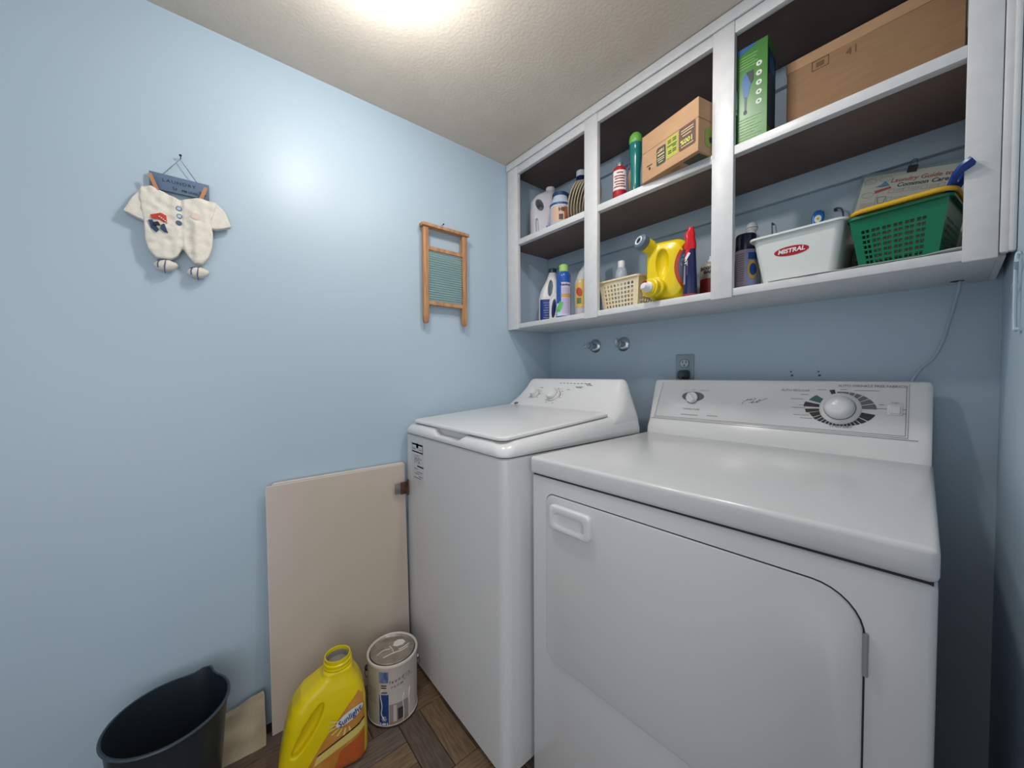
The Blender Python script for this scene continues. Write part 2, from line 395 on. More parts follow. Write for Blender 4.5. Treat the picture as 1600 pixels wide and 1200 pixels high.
dprint('dial_print', [sector(145, 163, 1.04)], mat('teal_ink', '#2F625C', .5), 'teal segment of the dial print')
dprint('dial_print', [sector(194, 207, .97)]+[sector(208.5+i*9.2, 216+i*9.2, 1) for i in range(12)]+[sector(319, 330), sector(332, 350, 1.0)], INK, 'black segments of the dial print')
dprint('dial_print', [sector(176, 179, 1.1), sector(191, 193, 1.05)], mat('maroon_ink', '#5A2430', .5), 'dark red tips of the dial print')
dial = obj('timer_dial', lathe(BM(), [(0, 0), (.0445, 0), (.0445, .002), (.041, .006), (.033, .008), (.0335, .010), (.0335, .016), (.031, .024), (.025, .031), (.015, .0355), (0, .037)], 48, M=on(*DC)), APPLP, dry)
obj('dial_ring', lathe(BM(), [(.0, .0078), (.0348, .0078), (.0348, .0086), (0, .0086)], 40, M=on(*DC)), GREYINK, dial)
obj('start_button', box(BM(), -.010, .010, -.010, .010, 0, .006, bev=.002, M=on(.670, .133)), APPLP, dry)
obj('button_rim', box(BM(), -.014, .014, -.014, .014, 0, .002, bev=.001, M=on(.670, .133)), APPLP, dry)
text('lettering', 'AUTO REGULAR', .0095, P3, GREYINK, plate, at=(.458, .180), sx=1.0)
text('lettering', 'AUTO WRINKLE FREE FABRICS', .0095, P3, GREYINK, plate, at=(.622, .1965), sx=1.02)
text('lettering', 'TIMED DRY', .0095, P3, GREYINK, plate, at=(.566, .078))
text('lettering', 'START', .005, P3, GREYINK, plate, at=(.670, .152))
lines('small_print', [(.472, .49, .168), (.449, .478, .154), (.47, .485, .136), (.452, .485, .127), (.458, .495, .105), (.475, .503, .096), (.51, .53, .184), (.56, .575, .186), (.59, .64, .184), (.632, .655, .135), (.684, .69, .135), (.684, .69, .124), (.64, .65, .146)],
      lambda u, v, h: P3(u, v), GREYINK, plate, th=.0014)

# ------------------------------------------------------------------ washer
wsh = thing('washing_machine', 'white top-loading washing machine with curved knob console by the left wall', 'washing machine', (.012, -.852, 0))
WW = .640
def wl(z, i=0, r=.03, n=6, y1=.68): return [V((x, y, z)) for x, y in rrect(WW/2, y1/2, WW/2-i, y1/2-i, r, n)]
obj('cabinet_body', rings(BM(), [wl(.02), wl(.905, 0), wl(.909, .004)]), APPL, wsh)
obj('plinth', rings(BM(), [wl(.001, .02), wl(.022, .02)]), DARKGAP, wsh)
obj('seam', rings(BM(), [wl(.905, .006), wl(.916, .006)]), DARKGAP, wsh)
def tl(z, i, k, r):
    out = []
    for x, y in rrect(WW/2, .345, WW/2-i+.001, .345-i+.003, r, 8): out.append(V((x, y, z+.068*y*k)))
    return out
bm = rings(BM(), [tl(.9125, 0, 0, .035), tl(.922, -.001, .3, .040), tl(.932, .001, .65, .046), tl(.941, .007, .9, .052), tl(.948, .017, 1, .056), tl(.9520, .030, 1, .056), tl(.9535, .045, 1, .05)])
cut = BM(); extrude_poly(cut, [(.225, .975), (.235, .945), (.262, .930), (.405, .930), (.432, .945), (.442, .975)], lambda u, v: (u, -.03, v), lambda u, v: (u, .03, v))
top = obj('top_cover', bake(bm, [('BOOLEAN', cut, 'DIFFERENCE'), ('BEVEL', .004, 2)]), APPLP, wsh, ang=50)
def ll(z, i, r=.03): return [V((x, y, z+.068*y)) for x, y in rrect(.332, .262, .287-i, .250-i, r, 8)]
obj('lid', rings(BM(), [ll(.9545, .004), ll(.9545, 0), ll(.961, 0), ll(.9645, .003), ll(.9655, .008)]), APPLP, wsh)
obj('lid_gap', rings(BM(), [ll(.9522, .006), ll(.955, .006)]), DARKGAP, wsh)
# sculpted console: levels (z, x0, x1, yfront, yback, corner radius)
LV = [(.935, .004, .636, .44, .690, .03), (.962, .001, .639, .470, .691, .04), (.982, .002, .638, .492, .691, .05), (1.000, .006, .634, .518, .691, .055), (1.020, .014, .627, .545, .691, .055),
      (1.045, .026, .616, .575, .690, .05), (1.075, .040, .604, .600, .688, .045), (1.098, .050, .594, .616, .685, .04), (1.110, .057, .587, .625, .681, .035), (1.117, .066, .578, .635, .675, .03), (1.119, .076, .570, .643, .668, .025)]
bm = rings(BM(), [[V((x, y, z)) for x, y in rrect((a+b)/2, (f+k_)/2, (b-a)/2, (k_-f)/2, r, 8)] for z, a, b, f, k_, r in LV])
con = obj('console', bm, APPLP, wsh, ang=60)
def cy(z):
    for a, b in zip(LV[:-1], LV[1:]):
        if a[0] <= z <= b[0]: return a[3]+(b[3]-a[3])*(z-a[0])/(b[0]-a[0])
    return LV[-1][3]
def wc(u, v, h=0): return V((u, cy(v)-.0012-h, v+.0004))
def won(u, v):
    n_ = V((0, -(1), .80)).normalized()
    return Matrix.Translation(wc(u, v)) @ n_.to_track_quat('Z', 'Y').to_matrix().to_4x4()
for u, v, r in ((.158, 1.046, .0205), (.280, 1.044, .0315)):
    kk = obj('control_knob', lathe(BM(), [(0, -.004), (r, -.004), (r, .010), (r*.95, .014), (r*.82, .016), (r*.80, .026), (r*.72, .030), (0, .0305)], 40, M=won(u, v)), APPLP, wsh)
    obj('knob_shade_ring', lathe(BM(), [(0, -.004), (r*1.07, -.004), (r*1.07, .0012), (0, .0012)], 40, M=won(u, v)), PALEINK, kk); obj('knob_groove', lathe(BM(), [(0, .012), (r*.86, .012), (r*.86, .0165), (0, .0165)], 40, M=won(u, v)), PALEINK, kk)  # grey ring at the base paints in shade to set off the white knob
    obj('knob_pointer', box(BM(), -r*.06, r*.06, r*.35, r*.7, .029, .0312, bev=.0005, M=won(u, v) @ Matrix.Rotation(rad(-50), 4, 'Z')), APPLG, kk)
bm = BM()
for cu, cv, rr, a0, a1, st_ in ((.160, 1.046, .027, -30, 210, 40), (.283, 1.044, .040, -60, 240, 25)):
    for a in range(a0, a1+1, st_):
        u, v = cu+rr*cos(rad(a)), cv+rr*.8*sin(rad(a)); s = .003 if a % 2 else .005
        bm.faces.new([bm.verts.new(wc(*p)) for p in ((u-s, v-.0007), (u+s, v-.0007), (u+s, v+.0007), (u-s, v+.0007))])
for i in range(9):
    u = .275+i*.020; bm.faces.new([bm.verts.new(wc(*p)) for p in ((u, 1.099), (u+.011, 1.099), (u+.011, 1.1008), (u, 1.1008))])
for u0, u1, v in ((.375, .415, 1.085), (.378, .41, 1.081), (.425, .45, 1.097), (.43, .46, 1.092), (.165, .185, 1.077), (.335, .352, 1.072)):
    bm.faces.new([bm.verts.new(wc(*p)) for p in ((u0, v), (u1, v), (u1, v+.0016), (u0, v+.0016))])
tag(obj('console_print', bm, GREYINK, con, smooth=False), kind='stuff')
decal('maker_badge', .066, .094, .999, 1.009, wc, GREYINK, con, 'ellipse')
# energy sticker, front upper left
def fw(u, v, h=0): return (u, -.0004-h*.5, v)
stk = obj('energy_sticker', bx(.064, .166, -.0004, .0005, .742, .884), mat('clear_sticker', '#C6C6C8', .3), wsh, smooth=False)
bm = BM()
for (a, b, c_, d) in ((.068, .108, .873, .879), (.118, .160, .873, .879), (.068, .160, .845, .850), (.157, .160, .85, .873), (.068, .0695, .85, .873), (.105, .122, .862, .881), (.112, .164, .792, .797),
                      (.09, .092, .80, .835), (.13, .1315, .80, .83), (.10, .13, .833, .835), (.135, .15, .822, .824), (.085, .12, .782, .784), (.11, .155, .772, .774), (.09, .13, .764, .766), (.12, .155, .756, .758), (.08, .14, .748, .750)):
    bm.faces.new([bm.verts.new(fw(*p)) for p in ((a, c_), (b, c_), (b, d), (a, d))])
tag(obj('sticker_print', bm, INK, stk, smooth=False), kind='stuff')
text('lettering', 'ENER', .012, lambda u, v, h: (u, -.0006, v), GREYINK, stk, at=(.087, .858)); text('lettering', 'GUIDE', .010, lambda u, v, h: (u, -.0006, v), GREYINK, stk, at=(.140, .858))
text('lettering', '395', .030, lambda u, v, h: (u, -.0006, v), GREYINK, stk, at=(.110, .815))
#--SECTION2--
# ------------------------------------------------------------------ wall outlet, water valves, screws, cord, bracket
OUTM = mat('blue_grey_plate', '#93A1AB', .3, metal=.5)
o_ = thing('wall_outlet', 'blue-grey wall outlet plate above the dryer console', 'outlet', (.740, 0, 1.158))
pl_ = obj('cover_plate', bx(-.035, .035, -.006, -.0005, -.058, .058, bev=.002), OUTM, o_)
for s in (1, -1):
    rc = obj('receptacle', rings(BM(), [[V((x, -.005-h, z+s*.0225)) for x, z in rrect(0, 0, .0165, .0145, .012, 5)] for h in (0, .0025)]), mat('pale_receptacle', '#B4BEC6', .4), o_)
    if s > 0:
        bm = BM(); box(bm, -.0075, -.005, -.0082, -.007, .024, .033); box(bm, .005, .0075, -.0082, -.007, .024, .033); box(bm, -.002, .002, -.0082, -.007, .012, .018)
        obj('slots', bm, INK, rc, smooth=False)
        obj('receptacle_ring', rings(BM(), [[V((x, -.0062, z+.0225)) for x, z in rrect(0, 0, .0182, .0162, .013, 5)], [V((x, -.0066, z+.0225)) for x, z in rrect(0, 0, .0182, .0162, .013, 5)]]), INK, rc)
plg = thing('power_plug', 'dark grey plug in the lower socket of the wall outlet', 'plug', (.742, -.008, 1.136))
obj('plug_body', rings(BM(), [[V((x, -d, z)) for x, z in rrect(0, 0, a, b, .01, 5)] for d, a, b in ((0, .020, .017), (.012, .021, .018), (.026, .016, .015), (.033, .010, .011))]), mat('dark_grey_rubber', '#3C454B', .5), plg)
obj('plug_cord', tube(BM(), spline([(0, -.030, -.004), (.001, -.037, -.025), (0, -.034, -.07), (-.004, -.026, -.16)], 5), .004, 8), mat('dark_grey_rubber', ''), plg)
for i, (x, z, h_) in enumerate(((.303, 1.276, 0), (.460, 1.275, 1))):
    v_ = thing('water_valve', ('chrome water valve on the back wall with its handle turned flat, nearer the left wall', 'chrome water valve on the back wall with an upright stem, further from the left wall')[i], 'valve', (x, 0, z), group='washer water valves')
    MX = Matrix.Translation((0, -.0005, 0)) @ Matrix.Rotation(pi/2, 4, 'X')
    obj('escutcheon', lathe(BM(), [(0, 0), (.032, 0), (.033, .003), (.030, .008), (.021, .013), (.014, .015), (0, .015)], 36, M=MX), CHROME, v_)
    obj('valve_body', lathe(BM(), [(0, .013), (.013, .013), (.013, .028), (.0175, .029), (.0175, .044), (.012, .046), (.012, .055), (.0, .056)], 8, M=MX), mat('tarnished_metal', '#9AA6AE', .38, metal=.6), v_, ang=30)
    bm = BM()
    if h_ == 0:
        box(bm, -.030, .004, -.054, -.046, -.006, .006, bev=.002)
    else: box(bm, -.006, .006, -.062, -.050, -.004, .024, bev=.002)
    obj('handle', bm, CHROME, v_)
WSC = mat('painted_screw', '#5E6B76', .5)
for i, x in enumerate((1.084, 1.154)):
    s_ = thing('wall_anchor', ('pair of small screw holes in the back wall, left of two above the dryer dial', 'pair of small screw holes in the back wall, right of two above the dryer dial')[i], 'screw', (x, 0, 1.136), group='wall anchors above the dryer')
    obj('screw', lathe(BM(), [(0, 0), (.0028, 0), (.002, .002), (0, .0022)], 10, M=Matrix.Translation((0, -.0003, .009)) @ Matrix.Rotation(pi/2, 4, 'X')), WSC, s_)
    obj('screw', lathe(BM(), [(0, 0), (.0036, 0), (.002, .003), (0, .0032)], 10, M=Matrix.Translation((.003, -.0003, -.003)) @ Matrix.Rotation(pi/2, 4, 'X')), WSC, s_)
cd = obj('cord', tube(BM(), spline([(1.425, -.050, 1.40), (1.430, -.046, 1.362), (1.421, -.022, 1.304), (1.412, -.018, 1.257), (1.404, -.018, 1.218), (1.389, -.018, 1.177), (1.366, -.018, 1.147), (1.350, -.020, 1.10), (1.345, -.022, 1.00)], 6), .0032, 8), mat('pale_cord', '#AEBECB', .5))
tag(cd, 'pale thin cord hanging from the cabinet bottom to behind the dryer', 'cord')
br = thing('wall_bracket', 'blue painted metal bracket on the right-hand wall', 'bracket', (XR, -.400, 1.278))
obj('upright', tube(BM(), spline([(-.001, 0, .065), (-.006, .002, .055), (-.006, .002, -.055), (-.004, -.012, -.064), (-.001, -.03, -.066)], 6), .0026, 8), WALL, br)
obj('prong', tube(BM(), [(-.006, .002, .016), (-.007, .04, .013), (-.006, .065, .009)], .003, 8, rad_fn=lambda t: .0032*(1-.75*t)), WALL, br)
obj('prong', tube(BM(), [(-.006, .002, .040), (-.008, -.03, .048)], .0026, 8), WALL, br)

from mathutils import noise as mn
# ------------------------------------------------------------------ things on the left wall (local x runs along the wall, local -y into the room)
def onwall(name, label, cat, y, z, group=None): return thing(name, label, cat, (0, y, z), pi/2, group)
NAIL = mat('dark_nail', '#3A3D42', .4, metal=.8)
def nail(y, z, label):
    n_ = onwall('nail', label, 'nail', y, z); 
    MX = Matrix.Rotation(rad(82), 4, 'X')
    obj('shank', lathe(BM(), [(0, -.0), (.0012, 0), (.0012, .016), (0, .016)], 8, M=MX), NAIL, n_)
    obj('head', lathe(BM(), [(0, .016), (.0032, .016), (.0032, .0175), (0, .0178)], 12, M=MX), NAIL, n_)
nail(-1.505, 1.7605, 'small nail holding the laundry plaque cord')
nail(-.668, 1.781, 'small nail above the washboard')
# plaque
SLATE = mat('slate_blue_wood', '#5F7590', .6, noise=(20, '#566B86', .7, 3))
pq_ = onwall('wall_plaque', 'small slate-blue wooden plaque with LAUNDRY lettering on the left wall', 'sign', -1.507, 1.677)
plk = obj('board', bx(-.063, .063, -.016, -.008, -.0225, .0225, bev=.0012), SLATE, pq_)
fb = lambda u, v, h: (u, -.0166, v)
text('lettering', 'LAUNDRY', .0125, fb, INK, plk, at=(-.002, .0055), sx=1.12, space=1.15); text('lettering', '5\u00a2', .011, fb, INK, plk, at=(-.012, -.0115)); text('lettering', 'PER LOAD', .0075, fb, INK, plk, at=(.020, -.013), bold=.0003)
obj('hanging_cord', tube(BM(), [(-.036, -.012, .022), (-.02, -.013, .045), (.001, -.013, .0755), (.018, -.013, .05), (.036, -.012, .022)], .0011, 6), mat('grey_cord', '#77808A', .8), pq_)
# knitted baby suit
KNIT = mat('cream_knit', '#E6E0D6', .9, noise=(60, '#DDD6CA', .7, 3), bump=(420, .55, .0025))
def pillow(poly, y0, y1, vox=.003, sm=10):
    bm = BM(); extrude_poly(bm, poly, lambda u, v: (u, y0, v), lambda u, v: (u, y1, v))
    return bake(bm, [('REMESH', vox), ('SMOOTH', sm)])
def LP(pts): return [(y+1.505, z-1.56) for y, z in pts]
st_ = onwall('knitted_baby_suit', 'cream knitted baby suit with bootees hung from the laundry plaque', 'baby clothes', -1.505, 1.56)
body_pts = LP([(-1.5863,1.6463),(-1.5665,1.6543),(-1.549,1.6477),(-1.5259,1.639),(-1.5075,1.6321),(-1.4883,1.6424),(-1.4659,1.6497),(-1.4255,1.6467),(-1.4319,1.6225),(-1.4413,1.5902),(-1.4373,1.5461),(-1.441,1.5117),(-1.4494,1.4844),(-1.4613,1.4636),(-1.4811,1.46),(-1.4919,1.4761),(-1.5024,1.4956),(-1.506,1.5164),(-1.5084,1.4944),(-1.5163,1.4749),(-1.5284,1.4654),(-1.5453,1.4624),(-1.5602,1.4632),(-1.5748,1.481),(-1.5804,1.5072),(-1.5818,1.5547),(-1.586,1.5877),(-1.5893,1.62)])
bodyo = obj('suit_body', pillow(body_pts, -.034, -.010), KNIT, st_)
for v in bodyo.data.vertices:
    if v.co.y < -.018: v.co.y += .0045*mn.noise(V((v.co.x*55, 0, v.co.z*16)))+.003*mn.noise(v.co*60)-.006*math.exp(-((v.co.x-.032)/.014)**2)*(1 if v.co.z < .02 else .4)+.004*math.exp(-((v.co.x+.002)/.004)**2)
bodyo.data.update()
for p in ([(-1.583,1.652),(-1.570,1.600),(-1.5775,1.5555),(-1.6207,1.574),(-1.6098,1.600)], [(-1.4305,1.650),(-1.408,1.6273),(-1.3936,1.5855),(-1.43,1.5696),(-1.4482,1.5711),(-1.4462,1.5977),(-1.4387,1.6292)]):
    obj('sleeve', pillow(LP(p), -.030, -.010, sm=7), KNIT, st_)
sb = Surf(bodyo)
for cx_, cz_, a in ((-.0365, -.1125, -8), (.0315, -.1210, -10)):
    Mx = Matrix.Translation((cx_, -.020, cz_)) @ Matrix.Rotation(rad(a), 4, 'Y')
    bm = BM(); bmesh.ops.create_uvsphere(bm, u_segments=24, v_segments=14, radius=1)
    for v in bm.verts:
        c_ = v.co; taper = 1-.25*abs(c_.x)
        v.co = Mx @ V((c_.x*.0258, c_.y*.016, c_.z*.0165*taper+.002*mn.noise(c_*2.2+V((cx_*90, 0, 0)))))
    b_ = obj('bootee', bm, KNIT, st_)
    RIB = mat('blue_ribbon', '#3A4470', .5)
    def bt(x, z, d=.0165): return Mx @ V((x, -d*sqrt(max(.05, 1-(x/.027)**2-(z/.02)**2))-.0012, z))
    for pts in ([bt(-.016, .012, .008), bt(-.006, .014, .01), bt(.006, .012, .012)], [bt(-.010, .012, .012), bt(-.015, .004), bt(-.017, -.008, .015)], [bt(.002, .012, .012), bt(-.001, 0), bt(-.004, -.012, .015), Mx @ V((-.004, -.014, -.024))]):
        obj('ribbon', tube(BM(), spline(pts, 4), .0011, 6), RIB, b_)
for i, (u, v) in enumerate(((-.003, .047), (-.0025, .0258), (-.004, .007))):
    p = sb(u, v); Mx = Matrix.Translation(p) @ Matrix.Rotation(pi/2, 4, 'X')
    bt_ = obj('button', lathe(BM(), [(0, -.001), (.0062, -.001), (.0065, .001), (.0055, .0022), (0, .0022)], 18, M=Mx), (mat('pale_button', '#B9C8DC', .3) if i < 2 else mat('slate_button', '#4E5F78', .4)), st_)
    if i < 2: obj('button_rim', tube(BM(), [p+V((.0054*cos(t), -.0024, .0054*sin(t))) for t in [k*pi/8 for k in range(16)]], .0008, 5, closed=True), mat('slate_button', '#4E5F78', .4), bt_)
APR, APB, APW, APP = mat('red_felt', '#C2402F', .8), mat('navy_felt', '#2F4468', .8), mat('cream_felt', '#D8D2C4', .8), mat('faded_pink_patch', '#DFC9BC', .9)
def felt(name, pts, m_, lift=.0012, th=.0014):
    bm = BM(); rings(bm, [[sb(u, v, 0) for u, v in pts], [sb(u, v, lift+th) for u, v in pts]]); return obj(name, bm, m_, ap, smooth=False)
ap = obj('applique', bx(-.052, -.034, -.037, -.034, -.018, .002, bev=.001), APW, st_, label='red, white and navy felt patch')
felt('applique_piece', [(-.060, .014), (-.040, .024), (-.030, .020), (-.028, .004), (-.034, -.001), (-.042, .006), (-.058, .006)], APR)
felt('applique_piece', [(-.065, .000), (-.057, .002), (-.050, -.012), (-.044, -.022), (-.050, -.030), (-.060, -.020)], APB, .0016)
felt('applique_piece', [(-.040, -.008), (-.034, -.004), (-.026, -.026), (-.034, -.025), (-.042, -.018)], APB, .0016)
felt('applique_piece', [(-.052, -.005), (-.044, -.003), (-.041, -.010), (-.050, -.012)], INK, .0045)
for k in range(5): felt('applique_piece', [(-.044+k*.0035, .013-k*.0028), (-.042+k*.0035, .0145-k*.0028), (-.0405+k*.0035, .012-k*.0028), (-.043+k*.0035, .0105-k*.0028)], APW, .003)
decal('faded_patch', .022, .044, .024, .042, sb, APP, st_, 'ellipse', lift=.0005)
WOODP = mat('clothes_peg_wood', '#B98762', .6, noise=(40, '#A97650', .6, 3, (1, 1, .2)))
for i, ((u0, v0), (u1, v1)) in enumerate((((-.0605, .0085), (-.0465, -.0335)), ((.056, .0065), (.041, -.038)))):
    pgn = onwall('clothes_peg', ('wooden clothes peg at the left end of the laundry plaque', 'wooden clothes peg at the right end of the laundry plaque')[i], 'clothes peg', -1.507, 1.677, group='pegs on the laundry plaque')
    d = V((u1-u0, 0, v1-v0)); L = d.length; Mx = Matrix.Translation(((u0+u1)/2, 0, (v0+v1)/2)) @ Matrix.Rotation(atan2(d.x, -d.z)*-1, 4, 'Y')
    for s in (0, 1):
        bm = BM(); y0 = -.034+s*.029
        rings(bm, [[Mx @ V((x, y, z)) for x, y in ((-.0042, y0), (.0042, y0), (.0042, y0+.0045), (-.0042, y0+.0045))] for z, in ((-L/2,), (-L/6,), (L/2-.002,), (L/2,))])
        obj('peg_leg', bm, WOODP, pgn, smooth=False)
    obj('peg_spring', tube(BM(), [Mx @ V((.0045*sgn, -.020+.011*cos(t), .004+.004*sin(t))) for sgn, t in [((-1)**(k//6), k*pi/6) for k in range(12)]], .0009, 5), STEEL, pgn)
# washboard
WB = mat('washboard_wood', '#BE9169', .6, noise=(30, '#A0714E', .9, 5, (4, 4, .4)), bump=(60, .15, .002))
wb = onwall('washboard', 'small wooden washboard with ribbed aqua glass hung on the left wall', 'washboard', -.668, 1.55)
wb.rotation_euler = (0, rad(0), pi/2)
def rail(u): 
    bm = rings(BM(), [[V((x, y, z)) for x, y in rrect(u, -.027, a, .011*b, .003, 3)] for z, a, b in ((-.196, .007, .5), (-.190, .0105, .8), (-.165, .0115, 1), (.196, .0115, 1))]); return obj('side_rail', bm, WB, wb)
rail(-.0925); rail(.0925)
obj('top_rail', bx(-.112, .112, -.046, -.012, .1965, .2095, bev=.002), WB, wb)
for z in (.112, -.112): obj('cross_rail', rings(BM(), [[V((u, y, zz)) for y, zz in rrect(-.027, z, .009, .0085, .0035, 4)] for u in (-.083, .083)]), WB, wb)
# ribbed glass as a pane with real ribs
bm = BM(); n = 22; f = []; bk = []
for i in range(n*6+1):
    z = -.106+.212*i/(n*6); d = .0024*cos(2*pi*i/6)
    f.append((-.030+d, z)); bk.append((-.0245, z))
prf = f+bk[::-1]
rings(bm, [[V((u, y, z)) for y, z in prf] for u in (-.082, .082)])
GL = mat('aqua_ribbed_glass', '#BCDADA', .1, trans=.6, alpha=1, spec=.6, ior=1.45)
obj('glass_pane', bm, GL, wb, ang=80)
for k in range(18): obj('rail_notch', bx(.0785, .0825, -.0345, -.033, -.100+k*.0117, -.096+k*.0117), mat('dark_groove', '#5C3E2A', .8), wb, smooth=False)

# ------------------------------------------------------------------ bottles, jugs and cans
M_, B_ = 1.785, 1.3842
def jug(name, label, cat, x, y, z, rz, secs, hole, m_, vox=.003, sm=4, n_=8, extra=None, group=None, flat=.75):
    """secs=[(z, cx, hw, hd)] ; hole=(cx, cz, rx, rz, tilt, depth) ellipse cut through along local y"""
    t = thing(name, label, cat, (x, y, z), rz, group)
    bm = rings(BM(), [[V((a, b, zz)) for a, b in rrect(cx_, 0, hw, hd, min(hw, hd)*flat, 7)] for zz, cx_, hw, hd in secs])
    mods = []
    if hole:
        for hcx, hcz, rx, rz_, tilt, y0, y1 in hole:
            Mx = Matrix.Translation((hcx, 0, hcz)) @ Matrix.Rotation(tilt, 4, 'Y')
            mods.append(('BOOLEAN', rings(BM(), [[Mx @ V((rx*cos(k*pi/12), y, rz_*sin(k*pi/12))) for k in range(24)] for y in (y0, y1)]), 'DIFFERENCE'))
    mods += [('REMESH', vox), ('SMOOTH', sm)]
    b = obj('body', bake(bm, mods), m_, t, ang=70)
    return t, b
def cap(t, cx_, z, r, h, m_, ribs=True, name='cap', y=0, r2=None):
    bm = BM(); loops = []
    for rr, zz in ((r, z), (r, z+h*.85), ((r2 or r)*.93, z+h), (.0001, z+h)):
        loops.append([V((cx_+rr*(1+(.03 if ribs and k % 2 and rr > .001 else 0))*cos(2*pi*k/32), y+rr*(1+(.03 if ribs and k % 2 and rr > .001 else 0))*sin(2*pi*k/32), zz)) for k in range(32)])
    return obj(name, rings(bm, loops), m_, t)
def bottle(name, label, cat, x, y, z, rz, prof_, m_, n=40, group=None):
    t = thing(name, label, cat, (x, y, z), rz, group)
    return t, obj('body', lathe(BM(), [(0, prof_[0][1])]+prof_+[(0, prof_[-1][1])], n), m_, t)
GREYJ = mat('pale_grey_jug', '#C2C0C8', .3); WHITEJ = mat('white_jug', '#E2E0E2', .3); NAVY = mat('navy_plastic', '#17284F', .25); MIDB = mat('mid_blue_print', '#1F4C8C', .35)
CLEARJ = mat('translucent_jug', '#C9CBD0', .25, alpha=.85); TEALD = mat('dark_teal_plastic', '#1F4650', .35)
# bay 1, middle shelf
t, b = jug('laundry_jug', 'large pale grey laundry jug with curved grip, leftmost on the upper cabinet shelf', 'jug', .126, -.175, M_, facing(.126, -.2)-.15,
    [(0, 0, .060, .042), (.01, 0, .064, .046), (.13, 0, .067, .047), (.19, .002, .064, .046), (.218, .010, .050, .038), (.234, .026, .028, .026), (.242, .032, .02, .02)],
    [(-.014, .165, .017, .030, rad(-25), -.1, .1), (-.026, .062, .006, .05, rad(-4), -.1, -.033)], GREYJ)
cap(t, .032, .238, .022, .020, GREYJ); s = Surf(b)
decal('label_band', .018, .062, .030, .062, s, NAVY, t); decal('label_panel', .020, .060, .058, .078, s, mat('lilac_label', '#B8B4CE', .5), t); decal('label_square', .026, .045, .034, .050, s, BLACKM, t, lift=.0006)
t, b = bottle('detergent_tub', 'round pale blue bottle with blue bands and orange label on the upper cabinet shelf', 'bottle', .262, -.205, M_, facing(.262, -.205),
    [(.044, 0), (.047, .006), (.047, .105), (.044, .125), (.034, .150), (.033, .158)], mat('pale_blue_plastic', '#BFCBDA', .3))
cap(t, 0, .157, .036, .016, mat('deep_blue_cap', '#1D3D66', .35), name='lid')
for a_, b2 in ((.012, .024), (.112, .121)): obj('blue_band', lathe(BM(), [(.0474, a_), (.0478, a_+.001), (.0478, b2-.001), (.0474 if b2 < .1 else .0462, b2)], 40), MIDB, t)
s = Surf(b); decal('label_panel', -.036, .040, .034, .104, s, mat('peach_label', '#D6B49E', .5), t, nu=16); decal('label_side', .018, .0445, .034, .100, s, mat('rust_label', '#A4603F', .5), t, lift=.0005)
text('lettering', 'HE', .022, s, INK, t, at=(.006, .086), bold=.001); decal('label_square', -.006, .012, .042, .066, s, mat('dark_print', '#454048', .5), t, lift=.0008)
t, b = bottle('bleach_bottle', 'tall navy bottle with white cap behind the banded bottle on the upper cabinet shelf', 'bottle', .300, -.105, M_, facing(.3, -.1),
    [(.040, 0), (.042, .008), (.042, .165), (.036, .20), (.024, .225), (.022, .262), (.021, .270)], NAVY)
cap(t, 0, .268, .0215, .026, WHITEP)
for k in range(7):
    pt = thing('paper_plate', 'cream paper plate on edge in the leaning stack on the upper cabinet shelf', 'plate', (.366+k*.0105, -.232+k*.006, M_+.0905), 0, 'leaning paper plates')
    Mx = Matrix.Rotation(facing(.4, -.2)+rad(74), 4, 'Z') @ Matrix.Rotation(rad(90+17), 4, 'X')
    pt.rotation_euler = Mx.to_euler()
    obj('plate_disc', lathe(BM(), [(0, 0), (.062, 0), (.074, .008), (.087, .011), (.087, .0125), (.073, .0096), (.061, .0016), (0, .0016)], 40), CREAM, pt)
# bay 1, bottom shelf
t, b = jug('bleach_jug', 'white jug with dark green cap and navy label on the lower cabinet shelf', 'jug', .125, -.135, B_, facing(.12, -.13),
    [(0, 0, .050, .036), (.01, 0, .054, .04), (.135, 0, .053, .04), (.175, .004, .045, .036), (.225, .012, .026, .026), (.255, .014, .018, .018), (.262, .014, .017, .017)],
    [(.004, .178, .011, .042, rad(4), -.1, .1)], WHITEJ)
cap(t, .014, .258, .0205, .020, TEALD); s = Surf(b); decal('label_panel', -.046, .045, .012, .122, s, mat('royal_blue_label', '#1C3B82', .4), t, nu=14)
lines('small_print', [(-.03+.004*(i % 3), .01, .105-i*.012) for i in range(7)], s, mat('pale_print', '#9FB2DC', .5), t, th=.002, lift=.0006)
t, b = jug('detergent_jug', 'small white jug half hidden behind the blue spray can, its grip showing', 'jug', .234, -.178, B_, facing(.25, -.17),
    [(0, 0, .046, .030), (.01, 0, .050, .034), (.10, 0, .050, .034), (.125, .006, .038, .030), (.140, .010, .018, .018), (.146, .010, .016, .016)],
    [(-.028, .060, .010, .044, rad(6), -.1, .1)], WHITEJ)
cap(t, .010, .144, .018, .014, WHITEP)
t, b = bottle('spray_can', 'blue aerosol can with lime green cap on the lower cabinet shelf', 'can', .333, -.262, B_, facing(.333, -.26),
    [(.029, 0), (.031, .003), (.031, .006), (.0305, .17), (.0315, .176), (.026, .190), (.021, .197)], mat('royal_blue_can', '#2456A5', .25))
cap(t, 0, .196, .0195, .034, mat('lime_cap', '#9AC46A', .4), ribs=False, r2=.013); s = Surf(b)
decal('label_panel', -.010, .0285, .006, .148, s, mat('lilac_can_label', '#C3BCD8', .4), t, nu=14); decal('label_panel', -.0285, -.010, .006, .06, s, mat('pale_blue_can_label', '#C5D3E6', .4), t)
decal('label_flash', -.024, -.006, .022, .066, s, mat('leaf_green_print', '#5FB65B', .4), t, rot=rad(-20), lift=.0006); decal('label_stripe', -.009, .028, .084, .100, s, mat('amber_print', '#C79A52', .4), t, lift=.0006)
